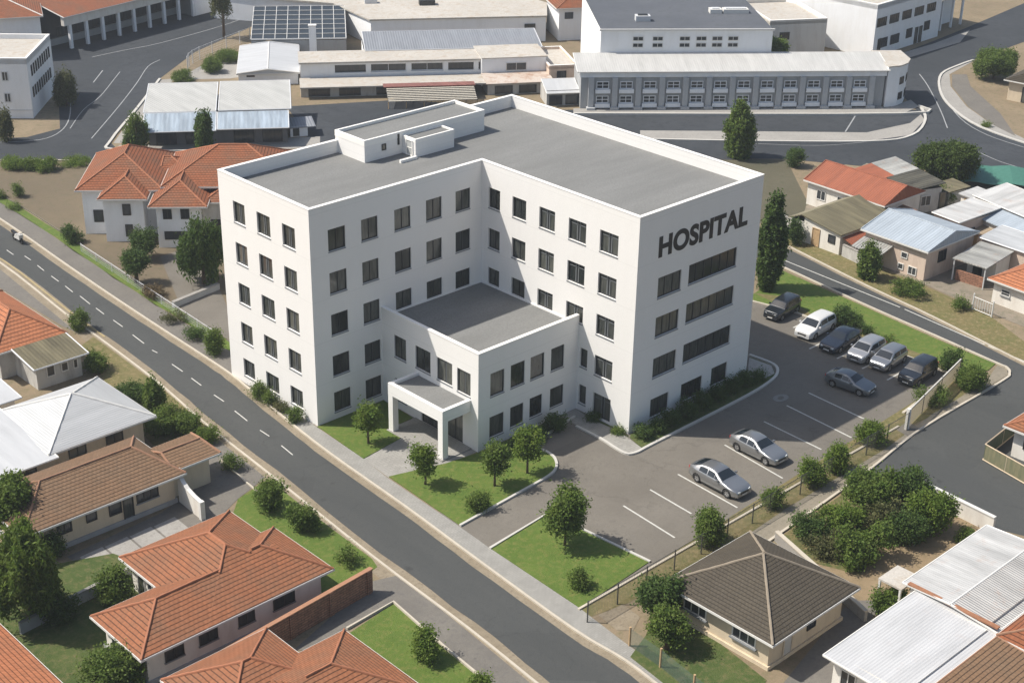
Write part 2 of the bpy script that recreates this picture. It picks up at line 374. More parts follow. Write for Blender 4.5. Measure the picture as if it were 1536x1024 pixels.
def hip_roof(root, F, u0, u1, v0, v1, z, pitch, m, ridge_m=None, hl=None, hr=None, th=.14, fascia=FASCIA, axis=None, name='roof', fout=.05, caps=None):
    """hipped (or, with hl=hr=0, gabled) roof over a rectangle of eaves; cap tiles and fascia are sub-parts"""
    L, W = u1 - u0, v1 - v0
    if axis is None: axis = 'u' if L >= W else 'v'
    if axis == 'u':
        h = W / 2; hl = h if hl is None else hl; hr = h if hr is None else hr; zt = z + pitch * h
        R0, R1 = (u0 + hl, v0 + h, zt), (u1 - hr, v0 + h, zt)
        c = [(u0, v0, z), (u1, v0, z), (u1, v1, z), (u0, v1, z)]
        fs = [[c[0], c[1], R1, R0], [c[2], c[3], R0, R1]] + ([[c[1], c[2], R1]]) + ([[c[3], c[0], R0]])
        hips = [(c[0], R0), (c[3], R0), (c[1], R1), (c[2], R1), (R0, R1)]
    else:
        h = L / 2; hl = h if hl is None else hl; hr = h if hr is None else hr; zt = z + pitch * h
        R0, R1 = (u0 + h, v0 + hl, zt), (u0 + h, v1 - hr, zt)
        c = [(u0, v0, z), (u1, v0, z), (u1, v1, z), (u0, v1, z)]
        fs = [[c[1], c[2], R1, R0], [c[3], c[0], R0, R1], [c[0], c[1], R0], [c[2], c[3], R1]]
        hips = [(c[0], R0), (c[1], R0), (c[2], R1), (c[3], R1), (R0, R1)]
    mb = MB()
    for f in fs:
        mb.poly([F(*p) for p in f])
    lo = [(p[0], p[1], z - th) for p in c]
    mb.poly([F(*p) for p in reversed(lo)])
    for k in range(4): mb.poly([F(*lo[k]), F(*lo[(k+1) % 4]), F(*c[(k+1) % 4]), F(*c[k])])
    r = mb.build(name, m, root)
    if ridge_m:
        t = MB()
        for ci, (a, b_) in enumerate(hips):
            if caps is not None:
                if ci not in caps: continue
                t0, t1 = caps[ci] if isinstance(caps, dict) and caps[ci] else (0, 1); A3, B3 = Vector(a), Vector(b_); a, b_ = A3.lerp(B3, t0), A3.lerp(B3, t1)
            if (Vector(a) - Vector(b_)).length < .15: continue
            pa, pb = Vector(F(*a)), Vector(F(*b_)); n = max(2, int((pb - pa).length / .45)); pts = []
            for k in range(n + 1):
                q = pa.lerp(pb, k / n); q.z += .0 + random.uniform(-.012, .012); pts.append(q)
            t.tube(pts, [.075 + .014 * (k % 2) for k in range(n + 1)], 6)
        t.build('ridge_cap', ridge_m, r)
    if fascia:
        g = MB(); e = fout; a, b_ = z - th - .03, z - .03
        g.box(u0 - e, u1 + e, v0 - e, v0 - .003, a, b_, F); g.box(u0 - e, u1 + e, v1 + .003, v1 + e, a, b_, F)
        g.box(u0 - e, u0 - .003, v0, v1, a, b_, F); g.box(u1 + .003, u1 + e, v0, v1, a, b_, F)
        g.build('fascia', fascia, r)
    return r
def shed_roof(root, F, u0, u1, v0, v1, zf, zb, m, th=.1, name='roof', edge=None, over=0, zr=None):
    mb = MB(); d = zr or 0
    top = [(u0, v0, zf), (u1, v0, zf + d), (u1, v1, zb + d), (u0, v1, zb)]
    mb.hexa([F(p[0], p[1], p[2] - th) for p in top] + [F(*p) for p in top])
    r = mb.build(name, m, root)
    if edge:
        g = MB(); e = .05
        def bar(p, q):
            P_, Q_ = Vector(F(*p)), Vector(F(*q)); g.tube([P_ + Vector((0, 0, -.04)), Q_ + Vector((0, 0, -.04))], .07, 5)
        bar(top[0], top[1]); bar(top[1], top[2]); bar(top[3], top[2]); bar(top[0], top[3])
        g.build('edge_trim', edge, r)
    return r
def flat_roof(root, F, u0, u1, v0, v1, z, par, t, wallm, deckm, cop=COPING):
    o = [F(u0, v0), F(u1, v0), F(u1, v1), F(u0, v1)]; i = [F(u0 + t, v0 + t), F(u1 - t, v0 + t), F(u1 - t, v1 - t), F(u0 + t, v1 - t)]
    MB().prism(i, z - .15, z).build('roof_deck', deckm, root)
    p = MB().ring(o, i, z - .16, z + par).build('parapet', wallm, root)
    o2 = [F(u0 - .02, v0 - .02), F(u1 + .02, v0 - .02), F(u1 + .02, v1 + .02), F(u0 - .02, v1 + .02)]
    MB().ring(o2, i, z + par + .001, z + par + .05).build('coping', cop, p)
def walls(root, F, u0, u1, v0, v1, z0, z1, m, gable=None, name='wall'):
    mb = MB()
    for a, b_ in (((u0, v0), (u1, v0)), ((u1, v0), (u1, v1)), ((u1, v1), (u0, v1)), ((u0, v1), (u0, v0))):
        mb.poly([F(*a, z0), F(*b_, z0), F(*b_, z1), F(*a, z1)])
    if gable:
        ax, zt = gable
        if ax == 'u':
            vm = (v0 + v1) / 2; mb.poly([F(u0, v0, z1), F(u0, v1, z1), F(u0, vm, zt)]); mb.poly([F(u1, v0, z1), F(u1, v1, z1), F(u1, vm, zt)])
        else:
            um = (u0 + u1) / 2; mb.poly([F(u0, v0, z1), F(u1, v0, z1), F(um, v0, zt)]); mb.poly([F(u0, v1, z1), F(u1, v1, z1), F(um, v1, zt)])
    return mb.build(name, m, root)
def plinth(root, F, u0, u1, v0, v1, h, m, out=.12, name='plinth'):
    mb = MB(); mb.ring([F(u0 - out, v0 - out), F(u1 + out, v0 - out), F(u1 + out, v1 + out), F(u0 - out, v1 + out)], [F(u0, v0), F(u1, v0), F(u1, v1), F(u0, v1)], -.02, h)
    return mb.build(name, m, root)

LAID = []
def cross_(a, b_, c, d):
    def o(p, q, r_): return (q[0]-p[0])*(r_[1]-p[1]) - (q[1]-p[1])*(r_[0]-p[0])
    return o(a, b_, c) * o(a, b_, d) < 0 and o(c, d, a) * o(c, d, b_) < 0
def inside(p, ring):
    c = False; j = len(ring) - 1
    for i in range(len(ring)):
        a, b_ = ring[i], ring[j]
        if (a[1] > p[1]) != (b_[1] > p[1]) and p[0] < (b_[0]-a[0])*(p[1]-a[1])/(b_[1]-a[1]) + a[0]: c = not c
        j = i
    return c
def level(ring):
    """4 mm above whatever sheet already lies under this one"""
    ring = [(p[0], p[1]) for p in ring]; bx = (min(p[0] for p in ring), max(p[0] for p in ring), min(p[1] for p in ring), max(p[1] for p in ring)); z = .004
    for r_, b_, h in LAID:
        if h < z - .0005 or bx[0] > b_[1] or bx[1] < b_[0] or bx[2] > b_[3] or bx[3] < b_[2]: continue
        n, m = len(ring), len(r_)
        if any(inside(p, r_) for p in ring) or any(inside(p, ring) for p in r_) or any(cross_(ring[i], ring[(i+1) % n], r_[j], r_[(j+1) % m]) for i in range(n) for j in range(m)): z = h + .004
    LAID.append((ring, bx, z)); return z
def sheet(name, pts, m, z=None):
    """a flat piece of ground laid just above the last one"""
    if z is None: z = level(pts)
    mb = MB(); mb.poly([(p[0], p[1], z) for p in pts]); return structure(mb.build(name, m))
def sm(pts, n=4):
    """Catmull-Rom smoothing of a polyline"""
    P_ = [Vector((p[0], p[1])) for p in pts]; out = []
    for i in range(len(P_) - 1):
        a, b_, c, d = P_[max(i-1, 0)], P_[i], P_[i+1], P_[min(i+2, len(P_)-1)]
        for k in range(n):
            t = k / n; out.append(.5 * (2*b_ + (c-a)*t + (2*a-5*b_+4*c-d)*t*t + (3*b_-a-3*c+d)*t**3))
    out.append(P_[-1]); return [(q.x, q.y) for q in out]
def offs(path, d):
    out = []
    for i, p in enumerate(path):
        a = Vector(path[max(i-1, 0)][:2]); b_ = Vector(path[min(i+1, len(path)-1)][:2]); t = (b_ - a).normalized(); out.append((p[0] - t.y * d, p[1] + t.x * d))
    return out
def strip(name, path, d0, d1, m, z=None, rough=0):
    a, b_ = offs(path, d0), offs(path, d1); mb = MB()
    if z is None: z = level(a + b_[::-1])
    if rough:
        a = [(p[0] + random.uniform(-rough, rough), p[1]) for p in a]; b_ = [(p[0] + random.uniform(-rough, rough), p[1]) for p in b_]
    n = len(path)
    mb.v = [(*p, z) for p in a] + [(*p, z) for p in b_]; mb.f = [(k, k+1, n+k+1, n+k) for k in range(n - 1)]
    return structure(mb.build(name, m))
def kerb(path, w=.16, h=.1, m=None, name='kerb', z0=0.0):
    a, b_ = offs(path, -w/2), offs(path, w/2); mb = MB()
    for k in range(len(path) - 1):
        A, B, C, D = a[k], a[k+1], b_[k+1], b_[k]
        mb.hexa([(*A, z0-.02), (*B, z0-.02), (*C, z0-.02), (*D, z0-.02), (*A, z0+h), (*B, z0+h), (*C, z0+h), (*D, z0+h)])
    return structure(mb.build(name, m or KERBW))

# ------------------------------------------------------------------ camera, sky, sun
cam = bpy.data.cameras.new('camera'); co = bpy.data.objects.new('camera', cam); COL.objects.link(co); S.camera = co
YAW, PIT, ROL = 0.805376596, 0.446041878, 0.0172362983
f = Vector((math.cos(YAW)*math.cos(PIT), math.sin(YAW)*math.cos(PIT), -math.sin(PIT))); r = f.cross(Vector((0, 0, 1))).normalized(); u = r.cross(f)
r2 = r*math.cos(ROL) + u*math.sin(ROL); u2 = -r*math.sin(ROL) + u*math.cos(ROL)
M = Matrix((r2, u2, -f)).transposed().to_4x4(); M.translation = (-56.60125, -78.99125, 53.05501); co.matrix_world = M
cam.sensor_width = 36; cam.lens = 36 * 2276.24 / 1536; cam.clip_end = 3000; cam.clip_start = 1
S.render.resolution_x, S.render.resolution_y = 1024, 682
AZ, EL = rad(-47), rad(52.0)          # the way the light travels over the ground, and the sun's height
d = Vector((math.cos(AZ)*math.cos(EL), math.sin(AZ)*math.cos(EL), -math.sin(EL)))
sl = bpy.data.lights.new('sun', 'SUN'); sl.energy = 4.6; sl.angle = rad(.6); sl.color = (1, .94, .85)
so = bpy.data.objects.new('sun', sl); COL.objects.link(so); so.rotation_euler = d.to_track_quat('-Z', 'Y').to_euler(); so.location = (-40, 40, 80)
w = bpy.data.worlds.new('World'); S.world = w; w.use_nodes = True; nt = w.node_tree
sk = nt.nodes.new('ShaderNodeTexSky'); sk.sky_type = 'NISHITA'; sk.sun_disc = False; sk.sun_elevation = EL
to_sun = -d; sk.sun_rotation = math.atan2(to_sun.x, to_sun.y); sk.air_density = 1.2; sk.dust_density = 2.5
nt.links.new(sk.outputs[0], nt.nodes['Background'].inputs[0]); nt.nodes['Background'].inputs[1].default_value = .098
S.view_settings.view_transform = 'Standard'; S.view_settings.look = 'None'; S.view_settings.exposure = 0.40

AIR = bpy.data.materials.new('air_haze'); AIR.use_nodes = True; hn = AIR.node_tree
for q in list(hn.nodes):
    if q.type != 'OUTPUT_MATERIAL': hn.nodes.remove(q)
vol = hn.nodes.new('ShaderNodeVolumePrincipled'); vol.inputs['Color'].default_value = (.80, .86, .93, 1); vol.inputs['Density'].default_value = .00034; vol.inputs['Anisotropy'].default_value = .2
hn.links.new(vol.outputs[0], hn.nodes['Material Output'].inputs['Volume'])
# ------------------------------------------------------------------ ground, roads, lawns
g0 = MB()
g0.poly([(-260, -200, 0), (420, -200, 0), (420, 460, 0), (-260, 460, 0)]); structure(g0.build('ground', DIRT))
# old field and yards
sheet('fallow_ground', [(7.26, 72.75), (19.03, 61.43), (27.80, 54.44), (6.33, 20.63), (3.43, 26.85), (4.95, 49.50), (6.11, 70.31)], FIELD)
sheet('street_yard', [(8.58, 35.21), (13.08, 35.58), (6.33, 20.63), (1.03, 12.75), (1.56, 18.78)], LOT)
sheet('back_field', [(68.22, 20.73), (74.17, 14.41), (64.20, 3.91), (58.20, 0.65), (58.41, 4.03), (53.32, 4.91), (52.70, 16.46)], m_ground('olive_field', (.105, .098, .065), (.13, .118, .08), (.09, .088, .055), .15, 1.2))
sheet('earth_lot', [(13.05, -31.50), (23.93, -30.70), (24.99, -36.35), (24.11, -40.85), (10.39, -42.83), (11.16, -39.05)], DIRTO)
# far streets
ROADC = [(6.60, 81.09), (16.02, 74.87), (20.32, 75.32), (25.66, 85.52), (28.30, 98.60), (55.38, 146.51), (88.55, 119.36), (63.68, 100.41), (50.08, 93.83), (39.70, 85.74), (30.44, 76.10), (22.11, 67.45), (21.28, 64.20), (37.21, 49.27), (33.01, 43.69), (17.97, 62.35), (3.91, 75.07)]
sheet('far_street', ROADC, ASPHD)
sheet('shopping_yard', [(44.66, 65.73), (56.63, 59.13), (67.26, 44.65), (102.86, 14.25), (93.89, 5.07), (69.73, 18.24), (36.53, 48.37)], ASPHD)
sheet('east_street', [(68.70, 28.95), (86.19, 12.32), (91.87, 10.34), (98.98, 12.97), (105.88, 20.97), (113.22, 31.00), (131.79, 32.67), (142.34, 33.80), (169.61, 37.32), (154.55, 24.66), (123.42, 23.25), (117.52, 22.29), (111.12, 18.45), (105.77, 13.58), (101.24, 6.93), (99.32, -1.81), (88.40, -7.89), (86.56, -2.68), (84.15, 4.01), (78.97, 7.33), (74.35, 14.54), (63.78, 24.56)], ASPHD)
sheet('paved_strip', [(22.14, 66.80), (30.56, 76.00), (39.38, 85.22), (41.09, 84.57), (31.04, 73.85), (24.62, 64.67)], CONC)
sheet('paved_strip', [(46.34, 80.12), (40.77, 84.05), (46.56, 87.28), (56.87, 89.47), (51.25, 79.19)], CONC)
sheet('paved_strip', [(21.08, 64.97), (22.33, 65.72), (40.73, 53.95), (38.31, 50.74), (27.66, 58.10)], CONC)
sheet('forecourt', [(70.08, 42.96), (100.19, 18.34), (104.39, 18.45), (102.70, 16.20), (98.23, 15.71), (68.35, 41.26)], CONC)
sheet('paved_strip', [(69.76, 31.93), (77.75, 24.74), (89.11, 14.34), (96.05, 13.07), (100.02, 14.19), (98.52, 12.67), (92.14, 10.43), (86.40, 12.47), (75.05, 22.55), (67.56, 29.94)], CONC)
sheet('round_pavement', [(117.39, 22.40), (123.42, 23.25), (126.61, 23.18), (118.27, 21.66), (113.43, 18.45), (107.21, 12.35), (103.31, 6.85), (101.37, 1.84), (99.32, -1.81), (101.00, 6.79), (105.52, 13.43), (110.86, 18.28)], CONC)
sheet('yard_lane', [(120.02, 20.17), (115.41, 16.78), (107.85, 8.20), (101.02, 2.15), (102.91, 6.18), (107.34, 12.24), (113.57, 18.34), (118.54, 21.43)], DRIVE)
sheet('east_verge', [(130.49, 31.84), (141.66, 32.84), (134.06, 29.81), (120.83, 29.83), (115.84, 29.65), (117.31, 31.91)], CONC)
# the road beside the car park, running away behind the hospital
ER = sm([(34.79, -25.60), (45.42, -29.07), (49.37, -3.34)]) 
sheet('side_road', [(49.2, 12), (52.8, 12), (54.39, 0.53), (51.71, -11.50), (50.34, -19.18), (47.75, -30.52), (42.61, -38.20), (26.76, -46.37), (24.18, -39.84), (24.24, -30.49), (13.17, -31.40), (8.81, -31.75), (8.88, -30.62), (45.25, -29.22), (46.50, -28.15), (46.52, -27.37), (47.33, -21.10), (48.17, -13.95), (49.50, -3.24)], ASPH)
sheet('house_yards', [(59.22, 1.41), (56.27, -8.35), (55.75, -15.06), (54.63, -21.70), (54.14, -26.96), (83.71, -10.50), (85.03, -3.59), (80.71, 0.15), (79.90, 7.98), (67.41, 6.28)], m_ground('trodden_yard', (.30, .255, .20), (.24, .21, .165), (.17, .16, .11), .3, 1.2))
sheet('dirt_verge', [(55.44, 1.89), (54.26, 0.42), (51.59, -11.59), (50.22, -19.26), (47.64, -30.58), (50.64, -28.91), (54.39, -21.85), (55.49, -15.22), (56.00, -8.54), (58.92, 1.19)], GRASSY)
strip('road_edge', sm([(54.12, 0.31), (51.46, -11.67), (50.11, -19.33), (47.54, -30.64)]), -.28, .28, SAND, rough=.06)
kerb(sm([(54.26, 0.42), (51.59, -11.59), (50.22, -19.26), (47.64, -30.58)]), .16, .1, KERB)
# hospital grounds
sheet('car_park', [(-2.0, -16.8), (-1.0, -14.5), (5, -15.0), (9, -11), (16, -10.4), (16, -15), (29, -15), (32, -5), (42, -5.6), (42.1, -11), (41.9, -28.15), (4.6, -28.15), (-2.6, -28.2)], LOT)
L1 = [(-.1, -.02), (-0.09, -0.68), (-0.47, -5.86), (3.60, -5.30), (4.01, -3.68), (5.9, -3.6), (6.06, -.02)]
L2 = [(-0.71, -8.93), (-1.18, -16.76), (6.89, -16.23), (7.99, -16.02), (8.86, -15.47), (9.44, -14.63), (9.62, -13.78), (9.53, -13.07), (9.76, -12.50), (10.33, -12.11), (14.89, -11.37), (12.6, -10.6), (6.1, -10.6), (3.4, -10.2)]
L3 = [(-1.53, -20.00), (4.10, -19.56), (4.86, -27.79), (-1.92, -28.30)]
sheet('entrance_path', [(-0.47, -5.86), (3.56, -5.27), (4.14, -3.52), (6.06, -3.0), (6.06, -10.4), (3.3, -10.3), (-0.77, -9.00)], PAVE2)
GZ = .05
def lawn(name, ring, m=GRASS): mb = MB(); mb.prism(ring, -.02, GZ); return structure(mb.build(name, m))
lawn('lawn', L1); lawn('lawn', L2); lawn('lawn', L3)
BED = [(15.95, -15.95), (15.56, -16.27), (15.12, -17.82), (16.44, -17.84), (26.26, -17.70), (29.89, -17.39), (31.59, -16.92), (32.57, -15.76), (32.45, -13.73), (29.3, -15.95)]
lawn('flower_bed', BED, GRASSD)
lawn('flower_bed', [(15.48, -12.03), (15.68, -14.65), (15.60, -16.17), (15.8, -15.6), (15.8, -12.4)], GRASSD)
sheet('footpath', [(15.8, -10.5), (15.86, -10.42), (15.55, -11.96), (15.75, -14.58), (15.09, -17.92), (14.17, -17.86), (13.68, -17.29), (13.95, -14.70), (14.06, -12.53), (14.05, -10.89), (12.5, -10.6)], PAVE2, .035)
sheet('bed_paving', [(32.31, -13.77), (32.48, -15.84), (31.55, -16.88), (30.36, -16.90), (29.3, -15.9)], CONC, .066)
kerb([(-1.23, -16.82), *sm([(6.86, -16.26), (8.02, -16.05), (8.90, -15.50), (9.51, -14.62), (9.67, -13.76), (9.57, -13.03), (9.76, -12.50), (10.33, -12.11)], 4), (14.86, -11.40)], .18, .13, KERBW)
kerb(sm([(13.88, -12.50), (13.88, -14.90), (13.61, -17.36), (14.17, -17.99), (16.30, -17.97), (26.09, -17.83), (29.88, -17.53), (31.80, -16.95), (32.79, -15.79), (32.69, -13.47)], 4), .22, .13, KERBW)
kerb([(-1.58, -20.05), (4.10, -19.56), (4.80, -27.84)], .18, .12, KERBW)
kerb([(-2.1, -28.35), (20, -28.3), (31.5, -28.25)], .16, .1, KERB)
kerb([(33.5, -27.3), (41.9, -26.3), (42.15, -11), (41, -6)], .2, .12, KERB)
lawn('lawn', [(43.38, -5.92), (48.79, -3.87), (47.58, -14.36), (46.65, -21.53), (46.16, -27.52), (44.65, -27.76), (41.44, -26.76), (42.25, -26.3), (42.2, -11), (41.2, -6.3)], GRASS)
sheet('bare_edge', [(42.73, -5.92), (42.2, -11), (42.15, -26.3), (43.1, -26.6), (43.3, -18), (42.9, -12), (44, -8)], GRASSY, .0545)
kerb(sm([(49.70, -1.94), (47.93, -14.11), (47.10, -21.24), (46.31, -27.49), (46.19, -28.50), (45.39, -29.20), (43.49, -29.50), (32.23, -29.59), (24.24, -30.49), (13.30, -31.30), (8.38, -31.57)]), .18, .12, KERB)
sheet('dry_grass_strip', [(-2.2, -28.5), (41.8, -26.5), (42.2, -27.6), (38.21, -29.22), (32.01, -28.72), (30, -29.9), (14, -30.1), (0.48, -29.84), (-2.10, -29.30)], GRASSY)
sheet('earth_path', [(46.06, -27.75), (46.09, -28.56), (45.21, -29.19), (32.49, -29.42), (24.39, -30.38), (13.42, -31.21), (8.50, -31.47), (8.81, -30.15), (16.30, -29.66), (28.14, -29.48), (35.20, -28.82), (39.94, -28.73), (43.12, -28.56)], m_ground('sandy_path', (.25, .22, .17), (.31, .275, .215), (.2, .18, .135), .4, 3, stretch=(.3, 1.5, 1)))
sheet('rough_ground', [(13.30, -31.52), (23.63, -30.91), (23.23, -32.80), (24.62, -35.56), (20.56, -37.64), (18.29, -36.13), (13.40, -37.48), (12.43, -34.93)], m_ground('weedy_ground', (.075, .105, .03), (.17, .15, .065), (.24, .175, .09), .6, 2))
sheet('crossing_slab', [(31.00, -28.36), (32.68, -28.22), (32.41, -29.75), (30.64, -29.90)], LOT)
# the main road with its sandy edges, kerbs and pavements
KR = sm([(2.21, 66.58), (2.13, 53.37), (1.23, 38.34), (0.78, 30.31), (0.44, 22.50), (0.21, 16.19), (0.00, 11.50), (-0.40, 7.96), (-1.29, 1.06), (-1.84, -4.38), (-2.38, -12.84), (-3.06, -20.74), (-3.73, -29.58), (-3.65, -33.60), (-4.07, -37.49), (-4.37, -41.92)])
KL = sm([(-3.36, 54.45), (-2.86, 43.37), (-4.00, 28.70), (-4.23, 23.41), (-4.86, 13.86), (-5.83, 5.53), (-6.51, -3.12), (-7.59, -15.84), (-8.13, -25.15), (-8.68, -31.28), (-9.17, -36.83)])
n = len(KR); m_ = len(KL)
sheet('main_road', KR + KL[::-1], ASPH)
strip('sandy_gutter', KR, -.62, 0, SAND, rough=.05)
strip('sandy_gutter', KL, -.02, .62, SAND, rough=.08)
kerb(KR, .16, .12, KERB); kerb(offs(KL, -.03), .16, .1, KERB)
strip('worn_verge', offs(KL, -.45), -.55, .45, SAND, rough=.18)
i0 = next(k for k, p in enumerate(KR) if p[1] < 3)
strip('pavement', KR[:i0 + 1], .08, 2.05, DRIVE)
PR = [(0.33, 3.45), (-0.13, -0.10), (-0.45, -5.75), (-0.84, -8.94), (-1.29, -16.88), (-1.53, -20.00), (-1.92, -28.30), (-2.36, -31.94), (-2.76, -36.35), (-3.33, -41.07)]
sheet('pavement', [p for p in offs(KR, .08) if p[1] < 4][: -1] + [(p[0], p[1]) for p in PR[::-1]], PAVE)
strip('grass_verge', KR[:i0 - 3], 2.06, 3.0, GRASS, rough=.12)
kerb(offs(KR[:i0 - 3], 3.08), .1, .1, m_plain('mossy_kerb', (.14, .125, .09), .95, var=.3), 'kerb')
# left bank: drives and lawns
sheet('driveway', [(-5.02, 39.05), (-4.59, 28.17), (-4.15, 33.54), (-5.24, 46.29), (-10.39, 35.41), (-5.30, 27.41), (-5.46, 31.05)] if False else [(-4.01, 51.65), (-3.57, 41.95), (-4.79, 28.35), (-5.01, 25.44), (-5.30, 27.41), (-5.49, 38.11), (-6.47, 46.34)], DRIVE)
sheet('driveway', [(-10.52, 2.90), (-6.37, 4.28), (-6.99, -3.41), (-9.93, -4.48), (-12.05, -5.56), (-15.36, -5.25), (-21.37, -5.84), (-21.67, -3.13), (-14.71, -2.62), (-11.51, -1.57)], DRIVE)
for q in ((128, 842, 147, 820), ): pass
for k in range(4):
    x0 = -21.2 + k * 1.75
    sheet('yard_slab', [(x0, -6.6), (x0 + 1.62, -6.5), (x0 + 1.72, -3.6), (x0 + .1, -3.7)], CONC)
sheet('lawn', [(-9.93, -4.48), (-6.96, -3.68), (-7.42, -9.40), (-7.79, -15.96), (-8.10, -16.87), (-11.89, -17.71), (-13.97, -13.49), (-12.85, -7.51)], GRASS)
sheet('lawn', [(-30.31, -6.74), (-23.41, -3.03), (-19.35, -4.72), (-18.07, -8.83), (-24.32, -15.46), (-29.27, -17.06), (-33.88, -14.29)], GRASSD)
sheet('driveway', [(-9.39, -17.83), (-7.68, -18.42), (-8.34, -25.39), (-9.00, -31.61), (-9.45, -35.13), (-11.28, -33.46), (-10.74, -29.71), (-9.86, -20.56)], DRIVE)
sheet('yard_strip', [(-16.87, -20.20), (-9.39, -17.83), (-9.63, -20.41), (-13.48, -20.73), (-16.03, -20.95)], DRIVE)
sheet('lawn', [(-13.59, -21.06), (-9.82, -20.51), (-10.82, -29.80), (-11.40, -34.08), (-16.61, -29.33)], GRASS)
kerb([(-13.44, -20.68), (-9.77, -20.46), (-10.38, -25.67), (-10.76, -30.01)], .14, .16, KERB)
sheet('rough_yard', [(-4.44, 24.10), (-5.04, 13.57), (-6.00, 5.27), (-10.52, 2.90), (-9.91, 8.77), (-7.37, 17.91), (-6.16, 23.14)], GRASSY)
kerb([(-4.04, 23.74), (0.11, 26.13)] if False else [(-7.96, 0.61), (-8.59, -5.68)], .12, .1, KERB)
# right foreground yards
sheet('lawn', [(-3.17, -33.47), (0.56, -32.16), (2.12, -33.13), (0.91, -40.00), (-2.85, -41.14), (-3.86, -38.74)], GRASSD)
sheet('worn_path', [(-1.61, -29.48), (0.29, -29.75), (0.08, -31.28), (-1.18, -31.90), (-1.89, -31.24)], SAND)
sheet('back_yard', [(0.99, -40.86), (10.71, -38.64), (12.35, -40.13), (5.73, -41.56), (1.76, -43.86)], DRIVE)
sheet('roadside_grass', [(44.35, -11.14), (44.03, -14.13), (45.79, -14.24), (46.38, -11.06)], GRASS) if False else None

# ------------------------------------------------------------------ painted markings
def paint(name, segs, w=.11, z=None, m=LINE):
    mb = MB()
    if z is None: z = max(level([a[:2], b_[:2], (b_[0] + .01, b_[1])]) for a, b_ in segs)
    for a, b_ in segs:
        a, b_ = Vector(a[:2]), Vector(b_[:2]); t = (b_ - a).normalized(); n_ = Vector((-t.y, t.x)) * w / 2
        mb.poly([(*(a - n_), z), (*(b_ - n_), z), (*(b_ + n_), z), (*(a + n_), z)])
    return structure(mb.build(name, m))
paint('centre_line', [((-0.64, 50.49), (-0.83, 47.98)), ((-1.02, 45.76), (-1.09, 44.33)), ((-0.48, 43.37), (-0.52, 42.15)), ((-0.67, 40.62), (-0.82, 39.12)), ((-0.92, 37.61), (-1.02, 36.12)), ((-1.09, 34.82), (-1.25, 33.24)), ((-1.21, 32.06), (-1.41, 30.02)), ((-1.45, 28.95), (-1.57, 27.44)), ((-1.60, 25.87), (-1.70, 24.22)), ((-1.89, 22.34), (-2.06, 20.32)), ((-2.23, 18.84), (-2.17, 18.14)), ((-2.40, 15.64), (-2.47, 14.00)), ((-2.59, 12.59), (-2.70, 11.05)), ((-2.84, 9.12), (-2.88, 7.73)), ((-3.12, 5.97), (-3.31, 4.08)), ((-3.43, 2.31), (-3.45, 1.14)), ((-3.60, -0.53), (-3.79, -2.14))], .085)
paint('bay_line', [((8.48, -22.17), (8.08, -27.01)), ((11.33, -21.99), (11.08, -25.85)), ((14.28, -21.91), (13.92, -27.41)), ((19.88, -21.44), (19.23, -27.08)), ((24.76, -21.15), (24.50, -26.47)), ((28.04, -20.72), (27.56, -26.88)), ((30.96, -20.58), (30.62, -25.84))], .13)
paint('bay_line', [((37.3, -15.95), (41.8, -15.85)), ((37.3, -23.35), (41.8, -23.3)), ((37.5, -18.5), (41.8, -18.5)), ((37.5, -20.9), (41.8, -20.9)), ((39.6, -12.6), (41.9, -12.5))], .14)
paint('lane_line', [((50.92, -2.15), (49.86, -16.19)), ((49.81, -16.69), (48.71, -25.05)), ((48.69, -25.36), (48.19, -30.28))], .12)
YLW = m_plain('faded_yellow_paint', (.36, .29, .14), .9, var=.35, scale=2)
ye = [p for p in offs(KL, .42) if p[1] > 22]; paint('edge_line', list(zip(ye[:-1], ye[1:])), .12, m=YLW)
def pl(name, pts, w): p = sm(pts); return paint(name, list(zip(p[:-1], p[1:])), w * .62, m=FADED)
pl('far_line', [(21.33, 69.99), (28.21, 78.01), (37.18, 91.09), (38.62, 91.92)] if False else [(21.16, 69.82), (29.65, 78.53), (36.41, 85.79), (41.51, 91.55), (44.39, 93.36)], .18)
pl('far_line', [(21.17, 74.60), (25.86, 80.01), (30.08, 83.59), (35.42, 89.37), (37.50, 91.63)], .16)
pl('far_line', [(12.94, 75.02), (16.67, 73.05), (19.73, 74.22), (22.96, 78.03), (26.74, 84.60)], .22)
pl('far_line', [(32.51, 89.48), (36.16, 93.59)], .22)
pl('far_line', [(38.36, 100.17), (43.19, 100.51), (48.92, 100.71), (60.24, 103.28), (67.07, 105.82)], .22)
pl('far_line', [(115.23, 24.23), (111.20, 20.35), (103.48, 13.72), (97.61, 9.03)], .22)
pl('far_line', [(109.88, 17.57), (102.22, 10.20), (98.87, 4.65), (97.94, -0.62)], .22)
pl('far_line', [(75.82, 20.30), (80.96, 14.94), (86.48, 12.08)], .15)
pl('far_line', [(87.43, 16.11), (93.55, 19.02)], .25)
pl('far_line', [(92.63, 2.10), (91.45, -1.41), (91.25, -4.73)], .2)
kerb(sm([(10.13, 69.40), (13.31, 66.66), (17.97, 62.35)]), .2, .12, KERB)
kerb(sm([(39.54, 85.48), (30.70, 76.23), (22.28, 67.61), (21.07, 64.68), (27.79, 58.29)]), .3, .14, KERBW)
kerb(sm([(67.38, 29.78), (74.86, 22.39), (86.19, 12.32), (91.99, 10.23), (98.58, 12.62), (102.82, 16.10)]), .3, .14, KERBW)
kerb(sm([(126.92, 23.37), (123.42, 23.25), (117.46, 22.35), (110.80, 18.34), (105.46, 13.48), (101.00, 6.79), (99.10, -1.93)]), .3, .14, KERBW)
kerb(sm([(68.16, 41.08), (98.00, 15.56), (102.45, 16.05)]), .3, .3, KERBW)

